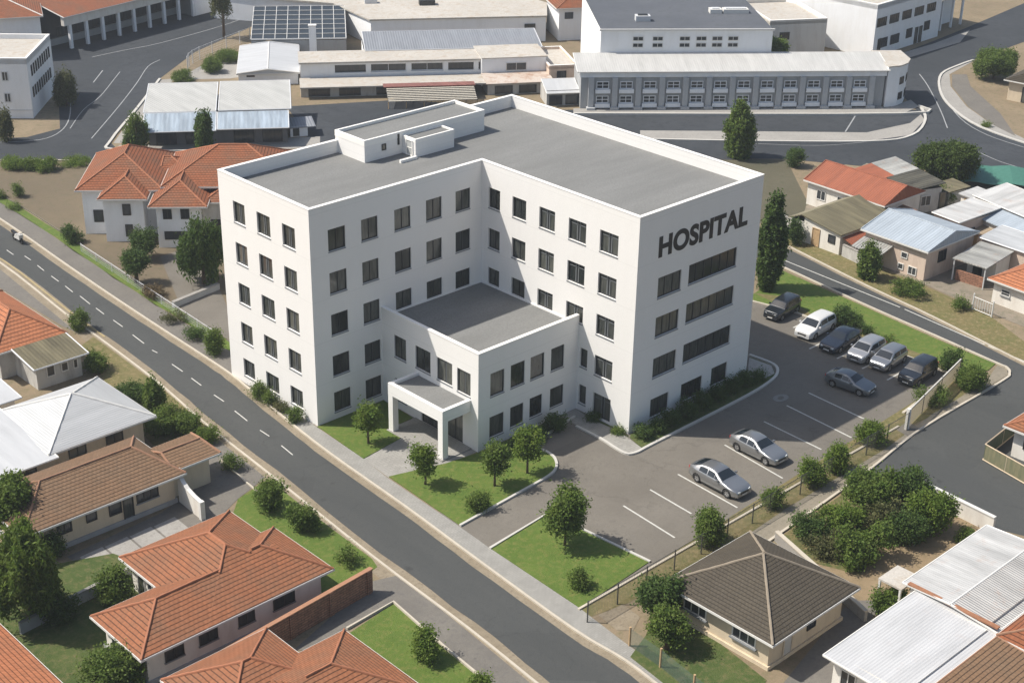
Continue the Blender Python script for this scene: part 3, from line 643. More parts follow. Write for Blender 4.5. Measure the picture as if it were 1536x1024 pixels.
# ------------------------------------------------------------------ the hospital
H = thing('hospital_building', 'big white five storey L-shaped block with flat grey roofs and HOSPITAL on its side', 'hospital', (0, 0, 0))
XA, YA, XC, YD, XE = 15.9, 10.95, 15.9, -15.8, 29.3
HT, DZ = 16.6, 15.65
fAB = face_fn(Fr((0, 0), ang=0), 'l', 0); fBC = face_fn(Fr((0, 0), ang=0), 'f', 0)
fCD = face_fn(Fr((0, 0), ang=0), 'l', XC); fDE = face_fn(Fr((0, 0), ang=0), 'f', YD)
fEF = face_fn(Fr((0, 0), ang=0), 'r', XE); fFA = face_fn(Fr((0, 0), ang=0), 'b', YA)
ROWS = [13.15, 9.93, 6.74, 3.5, .6]
oAB, oBC, oCD, oDE = [], [], [], []
for k, z in enumerate(ROWS):
    zz = z + (0, .02, .0, .05, .1)[k]; h = 1.62 if k < 4 else 1.45
    for a, w in ((1.7, 1.5), (4.65, 1.6), (7.75, 1.45)): oAB.append((a, a + w, zz, zz + h))
    for q, (a, w) in enumerate(((1.55, 1.5), (4.45, 1.48), (7.45, 1.5), (10.42, 1.5), (13.28, 1.45))):
        if q >= 2 and k > 2: continue
        zq = max(z, 6.95) if q >= 2 and k == 2 else z
        oBC.append((a, a + w, zq, z + 1.62 if k < 4 else z + 1.6))
    for q, (a, w) in enumerate(((-2.0, 1.25), (-4.78, 1.45), (-7.75, 1.6), (-10.85, 1.72), (-13.93, 1.75))):
        if q < 4 and k > 2: continue
        zq = max(z, 6.95) if q < 3 and k == 2 else z
        if q == 3 and k == 2: zq = 7.0
        z1 = z + 1.58
        if q == 4 and k == 4: zq, z1 = .15, 2.05
        oCD.append((a, a + w, zq, z1))
oCD += [(-11.45, -10.72, 3.62, 5.12), (-11.45, -10.72, .62, 2.15)]
for k, z in ((1, 9.95), (2, 6.9), (3, 3.68)):
    oDE += [(18.15, 20.65, z + .06, z + 1.62), (21.45, 26.85, z + .16, z + 1.68)]
oDE += [(18.12, 20.1, .5, 2.02), (21.5, 23.9, .6, 2.1), (24.95, 26.8, .75, 2.28)]
wl = MB()
wall_open(wl, fAB, 0, YA, -.1, HT, oAB); wall_open(wl, fBC, 0, XC, -.1, HT, oBC); wall_open(wl, fCD, YD, 0, -.1, HT, oCD); wall_open(wl, fDE, XC, XE, -.1, HT, oDE)
wall_open(wl, fEF, YD, YA, -.1, HT, []); wall_open(wl, fFA, 0, XE, -.1, HT, [])
wl.build('wall', WHITE, H)
SUNBARS = [(.40, .46, .05, .95), (.54, .60, .05, .95), (.08, .94, .76, .80)]
D_ = .2
for o in oAB: window(H, fAB, o[0], o[2], o[1] - o[0], o[3] - o[2], 2, 1, -D_, sill=(.03, .02, -.17), bars=[(.42, .47, .05, .95), (.55, .60, .05, .95)])
for i, o in enumerate(oBC): window(H, fBC, o[0], o[2], o[1] - o[0], o[3] - o[2], 2, 1, -D_ + .06, sill=(.02, .02, -.11))
for i, o in enumerate(oCD):
    n = o[1] - o[0]; lit = o[0] < -7 and n > 1
    window(H, fCD, o[0], o[2], n, o[3] - o[2], 2 if n > 1 else 1, 1, -D_, sill=(.03, .02, -.17) if o[2] > .3 else None, bars=SUNBARS if lit else None, name='window' if o[2] > .3 else 'door')
for o in oDE:
    n = o[1] - o[0]; window(H, fDE, o[0], o[2], n, o[3] - o[2], 6 if n > 4 else (3 if n > 2.2 else 2), 1, -D_ + .04, sill=(.02, .02, -.13))
# roof: deck, parapet, coping
out = [(0, 0), (XC, 0), (XC, YD), (XE, YD), (XE, YA), (0, YA)]; t = .26
inn = [(t, t), (XC + t, t), (XC + t, YD + t), (XE - t, YD + t), (XE - t, YA - t), (t, YA - t)]
MB().prism(inn, DZ - .2, DZ).build('roof_deck', DECK, H)
par = MB(); n6 = 6
for k in range(6):
    j = (k + 1) % 6; par.poly([(*inn[k], DZ - .1), (*inn[j], DZ - .1), (*inn[j], HT), (*inn[k], HT)])
par = par.build('parapet', WHITE, H)
o2 = [(-.025, -.025), (XC - .025, -.025), (XC - .025, YD - .025), (XE + .025, YD - .025), (XE + .025, YA + .025), (-.025, YA + .025)]
i2 = [(a + (.02 if k in (0, 5, 1, 2) else -.02), b_ + (.02 if k in (0, 1, 2, 3) else -.02)) for k, (a, b_) in enumerate(inn)]
MB().ring(o2, i2, HT + .002, HT + .05).build('coping', COPING, par)
fl = MB()
for k in range(6):      # upstand of roofing felt along the foot of the parapet
    j = (k + 1) % 6; a, b_ = Vector(inn[k]), Vector(inn[j]); c_ = Vector(((inn[k][0] + inn[j][0]) / 2, (inn[k][1] + inn[j][1]) / 2))
# roof-top block
PX0, PX1, PY0, PY1, PT = 10.7, 22.9, 7.4, 10.97, 17.35
ph = MB(); 
for a, b_ in (((PX0, PY0), (PX1, PY0)), ((PX1, PY0), (PX1, PY1)), ((PX1, PY1), (PX0, PY1)), ((PX0, PY1), (PX0, PY0))): ph.poly([(*a, DZ - .1), (*b_, DZ - .1), (*b_, PT), (*a, PT)])
ph = ph.build('roof_block', WHITE, H)
ro = [(PX0 - .02, PY0 - .02), (PX1 + .02, PY0 - .02), (PX1 + .02, PY1 + .04), (PX0 - .02, PY1 + .04)]; ri = [(PX0 + .15, PY0 + .15), (PX1 - .15, PY0 + .15), (PX1 - .15, PY1 - .15), (PX0 + .15, PY1 - .15)]
MB().ring(ro, ri, PT - .42, PT + .04).build('coping', COPING, ph)
MB().prism(ri, PT - .35, PT - .2).build('deck', DECK, ph)
SX0, SX1, SY0, ST = 14.4, 18.3, 5.85, 17.05
sb = MB()
for a, b_ in (((SX0, SY0), (SX1, SY0)), ((SX1, SY0), (SX1, PY0)), ((SX0, PY0), (SX0, SY0))): sb.poly([(*a, DZ - .1), (*b_, DZ - .1), (*b_, ST), (*a, ST)])
sb = sb.build('stair_head', WHITE, H)
ro = [(SX0 - .02, SY0 - .02), (SX1 + .02, SY0 - .02), (SX1 + .02, PY0 - .022), (SX0 - .02, PY0 - .022)]; ri = [(SX0 + .12, SY0 + .12), (SX1 - .12, SY0 + .12), (SX1 - .12, PY0 - .12), (SX0 + .12, PY0 - .12)]
MB().ring(ro, ri, ST - .25, ST + .04).build('coping', COPING, sb); MB().prism(ri, ST - .2, ST - .08).build('deck', DECK, sb)
fS = face_fn(Fr((0, 0), ang=0), 'l', SX0); fP = face_fn(Fr((0, 0), ang=0), 'f', PY0)
window(H, fS, 6.15, DZ + .02, .8, 1.25, 1, 1, .0, fm=COPING, pm=m_plain('grey_door', (.42, .43, .42), .6), name='door', transom=.5)
window(H, fP, 12.35, DZ + .62, .4, .5, 1, 1, .0, t=.04)
window(H, fP, 13.9, DZ + .75, .16, .85, 1, 1, .0, t=.03)
up = MB(); up.box(12.7, 14.3, 5.55, 5.75, DZ, DZ + .22); up.build('roof_upstand', COPING, H)
# two-storey wing in the angle
AX, AY, AH, AD = 6.07, -10.5, 7.6, 6.85
fAF = face_fn(Fr((0, 0), ang=0), 'l', AX); fAS = face_fn(Fr((0, 0), ang=0), 'f', AY)
oAF = [(-2.75, -1.42, 4.2, 5.95), (-5.45, -3.8, 4.2, 5.95), (-7.78, -6.15, 4.15, 5.9), (-9.7, -8.3, 4.05, 5.85), (-2.75, -1.42, .75, 2.45), (-8.9, -4.4, .02, 2.55)]
oAS = [(a, a + w, 3.98, 5.78) for a, w in ((7.2, 1.33), (9.14, 1.36), (11.07, 1.37), (13.12, 1.33))] + [(a, a + w, .74 + i * .08, 2.38 + i * .06) for i, (a, w) in enumerate(((7.15, 1.37), (9.15, 1.3), (11.07, 1.25), (13.12, 1.37)))]
wa = MB(); wall_open(wa, fAF, AY, 0, -.1, AH, oAF); wall_open(wa, fAS, AX, XC, -.1, AH, oAS)
wa = wa.build('wing_wall', WHITE, H)
for i, o in enumerate(oAF):
    if i < 5: window(H, fAF, o[0], o[2], o[1] - o[0], o[3] - o[2], 2, 1, -.16, sill=(.03, .02, -.13), bars=[(.44, .5, .05, .95)] if i in (2, 3) else None)
    else: window(H, fAF, o[0], o[2], o[1] - o[0], o[3] - o[2], 5, 1, -.16, name='entrance_door', transom=.8)
for o in oAS: window(H, fAS, o[0], o[2], o[1] - o[0], o[3] - o[2], 1, 1, -.14, sill=(.02, .02, -.11), t=.06)
ai = [(AX + .26, AY + .26), (XC - .003, AY + .26), (XC - .003, -.003), (AX + .26, -.003)]
MB().prism(ai, AD - .15, AD).build('wing_roof_deck', DECK, H)
wp = MB(); wp.poly([(AX + .26, -.003, AD - .1), (AX + .26, AY + .26, AD - .1), (AX + .26, AY + .26, AH), (AX + .26, -.003, AH)]); wp.poly([(AX + .26, AY + .26, AD - .1), (XC - .003, AY + .26, AD - .1), (XC - .003, AY + .26, AH), (AX + .26, AY + .26, AH)])
wp.box(AX + .3, XC - .1, -.1, -.004, AD, AD + .1); wp.box(XC - .1, XC - .004, AY + .3, -.1, AD, AD + .1)
wp = wp.build('wing_parapet', WHITE, H)
cp = MB(); cp.box(AX - .025, AX + .28, AY - .025, -.004, AH + .002, AH + .07); cp.box(AX + .281, XC - .004, AY - .025, AY + .28, AH + .002, AH + .07); cp.build('coping', COPING, wp)
# entrance porch
px0, py0, py1 = 3.45, -9.75, -3.85
pc = MB(); z0, z1 = 2.95, 3.85
pc.box(px0, px0 + .3, py0, py1, z0, z1); pc.box(px0 + .301, AX - .004, py0, py0 + .3, z0, z1); pc.box(px0 + .301, AX - .004, py1 - .3, py1, z0, z1)
pc.box(px0 + .3, AX - .004, py0 + .3, py1 - .3, z0 + .1, z0 + .2)
pc = pc.build('porch_canopy', WHITE, H)
MB().box(px0 + .3, AX - .006, py0 + .3, py1 - .3, 3.55, 3.66).build('porch_deck', DECK, pc)
for y in (py0, py1 - .5): MB().box(px0 + .004, px0 + .5, y + .004, y + .496, 0, z0 - .003).build('column', WHITE, H)
MB().box(px0 - .15, AX - .01, py0 - .1, py1 + .1, -.05, .075).build('porch_floor', PAVE2, H)
# lettering on the end wall
cu = bpy.data.curves.new('sign', 'FONT'); cu.body = 'HOSPITAL'; cu.size = 2.15; cu.extrude = .012; cu.offset = .088; cu.space_character = 1.04
to = bpy.data.objects.new('tmp', cu); COL.objects.link(to)
dg = bpy.context.evaluated_depsgraph_get(); me = bpy.data.meshes.new_from_object(to.evaluated_get(dg)); bpy.data.objects.remove(to)
xs = [v.co.x for v in me.vertices]; ys = [v.co.y for v in me.vertices]; X0, X1, Y0, Y1 = min(xs), max(xs), min(ys), max(ys)
for v in me.vertices:
    a = 18.0 + (v.co.x - X0) / (X1 - X0) * 9.75; z = 13.1 + (v.co.y - Y0) / (Y1 - Y0) * 1.6
    v.co = (a, YD - .016 - v.co.z, z)
me.name = 'sign_letters'; me.materials.clear(); me.materials.append(SIGNM)
sg = bpy.data.objects.new('sign_letters', me); COL.objects.link(sg); sg.parent = H

# ------------------------------------------------------------------ houses left of the main road
AXF = Fr((0, 0), ang=0)
def house(name, label, loc, group=None, cat='house'): return thing(name, label, cat, loc, group)
def hf(face, c, F=AXF): return face_fn(F, face, c)
HG = 'houses with clay tile roofs along the main road'
h = house('tiled_house', 'long orange tiled bungalow with three hipped roof ends behind the brick wall by the road', (-19, -14))
Z = 2.3
walls(h, AXF, -24.5, -19.9, -17.4, -13.0, -.05, Z + .05, PALE, name='wall'); walls(h, AXF, -20.4, -13.6, -17.41, -8.95, -.05, Z + .06, PALE); walls(h, AXF, -13.8, -12.75, -17.38, -12.4, -.05, Z + .04, PALE)
plinth(h, AXF, -24.5, -12.75, -17.4, -12.9, .25, GREYW)
hip_roof(h, AXF, -25.1, -14.0, -17.95, -12.6, Z, .49, ORANGE, RIDGEO, hr=.3, caps={0: None, 1: None, 4: (0, .52)})
hip_roof(h, AXF, -20.9, -13.15, -17.96, -8.5, Z + .012, .49, ORANGE, RIDGEO, caps={0: (.65, 1), 1: (.74, 1), 2: None, 3: None, 4: None})
hip_roof(h, AXF, -18.0, -12.2, -17.955, -11.9, Z + .006, .49, ORANGE, RIDGEO, hl=.3, axis='u', caps={2: None, 3: None, 4: (.75, 1)})
fn = hf('f', -17.41)
for a, w_ in ((-23.4, 1.2), (-21.2, 1.2), (-18.6, 1.1), (-16.2, 1.5)): window(h, fn, a, .95, w_, 1.1, 2, 1, .01, fm=TRIM, pm=PANEB, sill=(.1, .05, .0))
fn = hf('l', -24.5); window(h, fn, -16.3, .9, 1.3, 1.2, 2, 1, .0, fm=FASCIA, pm=PANEB); window(h, fn, -14.5, .05, .8, 2.0, 1, 1, .0, fm=FASCIA, name='door')
fn = hf('l', -20.4); window(h, fn, -12.2, .9, 1.5, 1.2, 3, 1, .0, fm=FASCIA, pm=PANEB); window(h, fn, -10.4, .05, .8, 2.0, 1, 1, .0, fm=FASCIA, name='door')

h = house('tiled_house', 'long brown tiled house with tan walls and a paved yard, below the white sheet roof', (-18, 0))
walls(h, AXF, -23.4, -13.2, -2.1, 3.2, -.05, 2.36, CREAM); plinth(h, AXF, -23.4, -13.2, -2.1, 3.2, .3, GREYW)
hip_roof(h, AXF, -24.1, -12.6, -2.7, 3.8, 2.3, .40, BROWN, RIDGEB, hl=3.0, hr=2.0)
walls(h, AXF, -13.15, -10.1, -1.5, 1.2, -.05, 2.3, CREAM); hip_roof(h, AXF, -13.0, -9.4, -1.9, 1.7, 2.24, .28, BROWN, RIDGEB, hl=.2, hr=.4)
fn = hf('f', -2.1)
window(h, fn, -21.6, 1.0, 1.0, 1.0, 2, 1, 0, fm=TRIM, pm=PANEB); window(h, fn, -19.6, 1.1, .75, .85, 1, 1, 0, fm=TRIM, pm=PANEB); window(h, fn, -18.0, .9, .9, 1.3, 1, 1, 0, fm=TRIM, pm=PANEB); window(h, fn, -17.0, .05, .75, 2.05, 1, 1, 0, fm=TRIM, name='door'); window(h, fn, -16.0, 1.05, 1.6, 1.0, 3, 1, 0, fm=TRIM, pm=PANEB, sill=(.1, .05, 0))

h = house('metal_roof_house', 'house under a wide white metal sheet hipped roof, beside the clipped conifer', (-15, 9))
walls(h, AXF, -17.7, -10.9, 5.5, 12.1, -.05, 2.65, CREAM); walls(h, AXF, -26, -17.8, 5.0, 12.6, -.05, 2.45, CREAM)
hip_roof(h, AXF, -18.3, -10.2, 4.85, 12.8, 2.6, .40, WHITEM, FASCIA)
shed_roof(h, AXF, -27, -17.9, 4.3, 13.0, 2.5, 2.9, WHITEP, edge=FASCIA)
fn = hf('f', 5.5); window(h, fn, -16.6, .9, 1.3, 1.2, 2, 1, 0, fm=TRIM, pm=PANEB); window(h, fn, -13.8, .9, 1.3, 1.2, 2, 1, 0, fm=TRIM, pm=PANEB)
fn = hf('f', 5.0); window(h, fn, -20.6, 1., 1.4, 1.1, 2, 1, 0, fm=TRIM, pm=PANEB); window(h, fn, -23.5, .05, .9, 2.0, 1, 1, 0, fm=TRIM, name='door')
sk = MB(); sk.box(-21.5, -20.4, 6.2, 6.9, 2.62, 2.68); 

h = house('tiled_house', 'house with a bright orange hipped roof and a grey lean-to, left by the main road', (-11, 25))
walls(h, AXF, -13.4, -8.6, 21.9, 31.4, -.05, 2.55, DIRTYW); hip_roof(h, AXF, -14.0, -8.0, 21.3, 32, 2.5, .62, ORANGE2, RIDGEO, axis='v')
walls(h, AXF, -12.2, -8.5, 18.5, 21.895, -.05, 2.0, DIRTYW)
shed_roof(h, AXF, -12.6, -8.1, 17.9, 21.6, 2.02, 2.55, KHAKI, edge=GALV)
fn = hf('f', 18.5); window(h, fn, -11.4, .8, .7, .9, 1, 1, 0, fm=FASCIA, pm=PANEB); window(h, fn, -10.2, .85, .6, .75, 1, 1, 0, fm=FASCIA, pm=PANEB); window(h, fn, -9.2, .8, .4, .8, 1, 1, 0, fm=FASCIA, pm=PANEB)
fn = hf('l', -13.4); window(h, fn, 23, .9, 1.1, 1.1, 2, 1, 0, fm=FASCIA, pm=PANEB)

h = house('shed', 'small pale shed with a white sheet roof, cut off at the left border', (-18, 14.9), cat='shed')
walls(h, AXF, -19.5, -15.6, 15.2, 18.2, -.05, 1.9, WWALL); shed_roof(h, AXF, -19.8, -15.2, 14.8, 18.5, 1.9, 2.2, WHITEP, edge=GALV)
window(h, hf('f', 15.2), -17.6, .5, .9, 1.0, 1, 1, 0, fm=FASCIA, pm=PANEB)

h = house('tiled_house', 'orange tiled bungalow with two hipped wings beside the fenced lawn, at the bottom border', (-20, -25))
walls(h, AXF, -24.5, -19.1, -28.5, -20.7, -.05, 2.35, PALE); walls(h, AXF, -20, -16, -29.4, -23.6, -.05, 2.34, PALE)
hip_roof(h, AXF, -25.2, -18.5, -26.3, -20.1, 2.3, .43, ORANGE, RIDGEO, axis='u')
hip_roof(h, AXF, -21.6, -15.4, -30.2, -23.1, 2.306, .43, ORANGE, RIDGEO, axis='u', hl=.3, caps={2: None, 3: None, 4: (.3, 1)})
hip_roof(h, AXF, -25.19, -20, -30.1, -24, 2.303, .43, ORANGE, RIDGEO, caps={})
fn = hf('r', -16); window(h, fn, -28.2, .9, 1.4, 1.1, 2, 1, 0, pm=PANEB); window(h, fn, -25.6, .9, 1.4, 1.1, 2, 1, 0, pm=PANEB)

h = house('tiled_house', 'house with a red-orange roof of which only one slope shows in the bottom left corner', (-32, -15))
walls(h, AXF, -36.4, -29.8, -24.4, -8.4, -.05, 2.35, PALE); hip_roof(h, AXF, -37, -29.15, -25, -7.4, 2.3, .45, ORANGE2, RIDGEO, axis='v')
window(h, hf('r', -29.8), -14, .9, 1.4, 1.1, 2, 1, 0, pm=PANEB); window(h, hf('r', -29.8), -18, .9, 1.4, 1.1, 2, 1, 0, pm=PANEB)

# ------------------------------------------------------------------ right foreground
h = house('dark_roof_house', 'cream bungalow under a charcoal pyramid roof, below the car park fence', (5, -36))
walls(h, AXF, 1.7, 8.6, -39.4, -32.6, -.05, 2.4, CREAM); plinth(h, AXF, 1.7, 8.6, -39.4, -32.6, .25, CREAM)
hip_roof(h, AXF, 1.05, 9.25, -40.05, -31.95, 2.35, .54, DARKT, RIDGED)
fn = hf('l', 1.7)
for a in (-34.9, -38.5): window(h, fn, a, .95, 1.7, 1.05, 3, 1, 0, fm=FASCIA, pm=PANEB, sill=(.18, .1, 0), transom=.7)
fn = hf('f', -39.4); window(h, fn, 5.2, .9, .8, 1.0, 1, 1, 0, fm=TRIM, pm=PANEB); window(h, fn, 3.0, .05, .85, 2.0, 1, 1, 0, fm=CREAM, pm=DIRTYW, name='door')

h = house('metal_roof_house', 'long house with a rusty white corrugated roof in two sections, right of the charcoal roof', (11, -45))
walls(h, AXF, 2.5, 10.6, -47.5, -43.1, -.05, 2.75, PALE); walls(h, AXF, 11.0, 19.4, -47.4, -42.3, -.05, 2.9, PALE)
shed_roof(h, AXF, 1.9, 11.0, -48.1, -42.75, 2.62, 2.8, m_sheet('bright_sheet', (.50, .505, .51), .18, .55, rustamt=.1, dirt=.14, along='Y', depth=.006), edge=FASCIA)
shed_roof(h, AXF, 10.8, 20.0, -45.0, -41.85, 3.05, 2.9, WHITEX, edge=FASCIA); shed_roof(h, AXF, 10.8, 20.0, -48.0, -45.02, 2.7, 3.04, m_sheet('dull_sheet', (.47, .46, .44), .2, .6, rustamt=.3, dirt=.25), edge=FASCIA)
rs = MB(); rs.box(10.75, 11.05, -48, -42.2, 2.93, 3.02); rs.build('rusty_flashing', m_plain('rust', (.28, .13, .07), .9, var=.5), h)
fn = hf('l', 2.5); window(h, fn, -44.6, .9, 1.0, 1.2, 2, 1, 0, fm=FASCIA, pm=PANEB); window(h, fn, -46.6, .9, 1.4, 1.2, 3, 1, 0, fm=FASCIA, pm=PANEB)
# little white canopy against its long side
cn = thing('canopy', 'small white framed porch canopy on the ochre earth by the white roof', 'canopy', (11.5, -41.5))
c2 = MB(); c2.box(10.9, 12.9, -41.8, -40.2, 2.2, 2.32); c2.build('canopy_roof', FLATR, cn)
for x, y in ((10.96, -40.3), (12.84, -40.3), (10.96, -41.7), (12.84, -41.7)): MB().box(x - .06, x + .06, y - .06, y + .06, 0, 2.198).build('post', FASCIA, cn)
h = house('tiled_house', 'brown tiled roofs in the bottom right corner, overlapping the white sheet roof', (11, -51))
walls(h, AXF, 4.5, 10.2, -56, -48.8, -.05, 2.2, PALE); walls(h, AXF, 10.6, 18, -56, -48.6, -.05, 2.6, PALE)
shed_roof(h, AXF, 3.5, 10.25, -57, -48.3, 2.2, 2.9, BROWN, edge=RIDGEB); hip_roof(h, AXF, 10.3, 19, -56, -48.2, 2.9, .4, RUST, RIDGEB)
window(h, hf('l', 4.5), -51, .9, 1.2, 1.1, 2, 1, 0, pm=PANEB)
h = house('tiled_house', 'house corner with a red tiled eave behind a glazed fence, at the right border', (36, -38))
walls(h, AXF, 33.8, 42, -44, -36.0, -.05, 2.5, PALE); hip_roof(h, AXF, 33.2, 42.6, -44.6, -35.4, 2.45, .45, ORANGE, RIDGEO)
window(h, hf('l', 33.8), -38.2, .9, 1.4, 1.1, 2, 1, 0, pm=PANEB)

# ------------------------------------------------------------------ two white houses up the road behind the hospital
A = (5.96, 44.71); B = (8.19, 42.99)
h = house('tiled_house', 'two storey white house with layered orange hipped roofs, left of the pair behind the hospital', A)
F = Fr((6.4, 44.6), ang=rad(-40))
walls(h, F, 0, 7, .0, 9.5, -.05, 4.6, WWALL); walls(h, F, 2.3, 5.9, -2.0, .3, -.05, 4.35, WWALL)
hip_roof(h, F, -.5, 7.6, -.5, 10.2, 4.5, .55, RUST, RIDGEO, axis='v'); hip_roof(h, F, 1.9, 6.4, -2.5, 3.5, 4.35, .62, RUST, RIDGEO, axis='v', hr=.3)
hip_roof(h, F, 6.5, 10.5, 3, 9.0, 4.1, .5, RUST, RIDGEO, axis='u', hl=.3); walls(h, F, 7.05, 10, 3.5, 8.5, -.05, 4.1, DIRTYW)
fn = hf('f', -2.0, F); window(h, fn, 4.0, 2.6, .75, 1.1, 1, 1, 0, fm=TRIM, pm=PANEB); window(h, fn, 4.1, .5, .7, 1.2, 1, 1, 0, fm=TRIM, pm=PANEB)
window(h, hf('f', 0, F), .9, 1.2, .9, 1.2, 1, 1, 0, fm=TRIM, pm=PANEB)
h = house('tiled_house', 'two storey white house with a wide orange hipped roof, partly hidden by the hospital', (12, 36))
F = Fr((9.6, 37.5), ang=rad(-40))
walls(h, F, .3, 4.2, -.2, 5, -.05, 4.3, WWALL); walls(h, F, 1.5, 12, 4, 12, -.05, 4.9, WWALL); walls(h, F, 4.25, 8, 1.2, 4.5, -.05, 3.8, DIRTYW)
hip_roof(h, F, -.3, 5.0, -.8, 5.4, 4.2, .6, RUST, RIDGEO, axis='v', hr=.3); hip_roof(h, F, .4, 13, 2.6, 12.5, 4.9, .5, RUST, RIDGEO, axis='u')
hip_roof(h, F, 4.4, 8.6, .9, 5, 4.0, .5, RUST, RIDGEO, axis='v', hr=.3)
fn = hf('f', -.2, F)
for a in (.9, 2.5): window(h, fn, a, 2.8, .8, 1.0, 2, 1, 0, fm=TRIM, pm=PANEB)
window(h, fn, .9, .8, 2.6, .8, 3, 1, 0, fm=TRIM, pm=PANEB)
window(h, hf('f', 1.2, F), 5, 1.0, 1.5, 1.2, 2, 1, 0, fm=TRIM, pm=PANEB)

# ------------------------------------------------------------------ houses across the side road
def depth(F, p): return F.inv(p)[1]
h = house('sheet_roof_house', 'pale house with a plain red-brown sheet gable roof beside the brown field', (64.92, 0.78))
F = Fr((64.23, 4.98), (63.88, -4.79)); L = F.L; dd = depth(F, (67.59, 6.31))
walls(h, F, .3, L - .3, .35, 2 * dd - .3, -.05, 2.62, PALE, gable=('u', 3.7)); hip_roof(h, F, 0, L, 0, 2 * dd, 2.6, 1.3 / dd, REDM, REDM, hl=.0, hr=.0, axis='u')
fn = hf('f', .35, F); window(h, fn, 1.5, .9, 1.1, 1.0, 2, 1, 0, fm=FASCIA, pm=PANEB); window(h, fn, 4, .9, 1.2, 1.0, 2, 1, 0, fm=FASCIA, pm=PANEB)
window(h, hf('l', .3, F), dd - .4, 1.0, .9, 1.0, 1, 1, 0, fm=FASCIA, pm=PANEB)
h = house('sheet_roof_house', 'low house with a patchy white and blackened roof behind the red-brown sheet roof', (74.48, 0.14))
F = Fr((72.82, 3.78), (69.72, -4.17)); L = F.L; dd = depth(F, (73.70, -4.45))
walls(h, F, .2, L - .2, .2, dd - .2, -.05, 2.45, DIRTYW); shed_roof(h, F, 0, L * .48, .9, dd, 2.62, 3.0, ASHM); shed_roof(h, F, L * .49, L, -.1, dd, 2.55, 3.0, m_sheet('blackened_sheet', (.085, .08, .06), .4, .8, dirt=.5))
shed_roof(h, F, 0, L * .48, -1.4, .88, 2.2, 2.6, REDM, name='lower_roof')
window(h, hf('r', L - .2, F), 1.2, .7, 1.2, 1.1, 2, 1, 0, fm=FASCIA, pm=PANEB); window(h, hf('r', L - .2, F), 3.4, .05, .9, 1.9, 1, 1, 0, name='door')
h = house('sheet_roof_house', 'cottage with a faded khaki sheet roof and a brown door by the side road', (56.36, -3.44))
F = Fr((55.68, -1.07), (55.45, -5.85)); L = F.L; dd = depth(F, (64.54, -2.46))
walls(h, F, .25, L - .25, .25, dd - .2, -.05, 2.0, PALE)
mbg = MB()
shed_roof(h, F, 0, L, 0, dd, 2.75, 2.75, KHAKI, zr=-.65); shed_roof(h, F, -1.5, -.02, 0, dd, 2.05, 2.05, m_sheet('pale_khaki_sheet', (.24, .215, .14), .3, .85, dirt=.3), zr=.68, name='rear_roof')
walls(h, F, -1.2, .24, .27, dd - .22, -.05, 2.0, DIRTYW); q = MB(); q.poly([F(.25, .25, 2.0), F(L - .25, .25, 2.0), F(.25, .25, 2.68)]); q.build('gable', PALE, h)
window(h, hf('f', .25, F), 1.3, .05, .9, 1.75, 1, 1, 0, fm=WOOD, pm=WOOD, name='door'); window(h, hf('f', .25, F), L - 1.6, .9, .8, .8, 1, 1, 0, pm=PANEB)
shed_roof(h, F, L - .1, L + 1.4, .4, dd - .6, 1.75, 1.75, REDM, zr=-.4, name='side_roof')
h = house('sheet_roof_house', 'pinkish house with a pale blue corrugated gable roof', (58.33, -10.57))
F = Fr((56.24, -7.37), (55.94, -14.61)); L = F.L; dd = depth(F, (60.23, -7.05))
walls(h, F, .3, L - .3, .35, 2 * dd - .3, -.05, 3.02, PINK, gable=('u', 3.85)); hip_roof(h, F, 0, L, 0, 2 * dd, 3.0, 1.0 / dd, BLUEM, BLUEM, hl=.0, hr=.0, axis='u')
fn = hf('f', .35, F); window(h, fn, L - 2.9, 1.5, .7, .6, 1, 1, 0, fm=FASCIA, pm=PANEB); window(h, fn, L - 3.1, .35, .6, .6, 1, 1, 0, fm=FASCIA, pm=PANEB); window(h, fn, L - 2.0, .2, .9, .8, 2, 1, 0, fm=FASCIA, pm=PANEB)
shed_roof(h, F, .2, 3.4, -1.5, .33, 1.8, 2.3, ASHM, name='porch_roof'); window(h, hf('r', L - .3, F), 2.2, 1.3, 1.2, 1.1, 2, 1, 0, fm=TRIM, pm=PANEB); window(h, hf('f', .35, F), 1.2, .05, .9, 1.7, 1, 1, 0, name='door')
h = house('sheet_roof_house', 'house under a flat bright white sheet roof just behind the pale blue roof', (68.22, -9.28))
F = Fr((65.19, -9.13), (64.72, -12.42)); L = F.L; dd = depth(F, (70.83, -10.79))
walls(h, F, .15, L - .15, .2, dd - .2, -.05, 2.75, PINK); shed_roof(h, F, 0, L, 0, dd, 2.9, 3.2, WHITEX, edge=FASCIA); window(h, hf('r', L - .15, F), 1.5, .9, 1.0, 1.0, 2, 1, 0, pm=PANEB); window(h, hf('f', .2, F), 1, .9, 1.0, 1.0, 2, 1, 0, pm=PANEB)
h = house('sheet_roof_house', 'largest white sheet roof of the crowded cluster, at the right border with a blue lean-to', (75.40, -10.80))
F = Fr((71.62, -9.52), (70.14, -15.43)); L = F.L; dd = depth(F, (73.93, -12.48))
walls(h, F, .2, L + 3, .2, dd - .2, -.05, 3.05, PALE); shed_roof(h, F, 0, L + 3.4, 0, dd + 1.5, 3.2, 3.7, WHITEX, edge=FASCIA); shed_roof(h, F, L * .35, L + 3, -2.6, -.06, 2.5, 3.0, BLUEM, name='lean_to_roof'); window(h, hf('f', .2, F), .8, 1.0, 1.1, 1.0, 2, 1, 0, pm=PANEB); walls(h, F, L * .4, L + 2.8, -2.3, .18, -.05, 2.4, DIRTYW, name='lean_to_wall')
h = house('sheet_roof_house', 'low house with a worn grey sheet roof and a brick-red carport wall', (59.74, -16.98))
F = Fr((58.40, -15.70), (58.50, -19.04)); L = F.L; dd = depth(F, (63.25, -14.67))
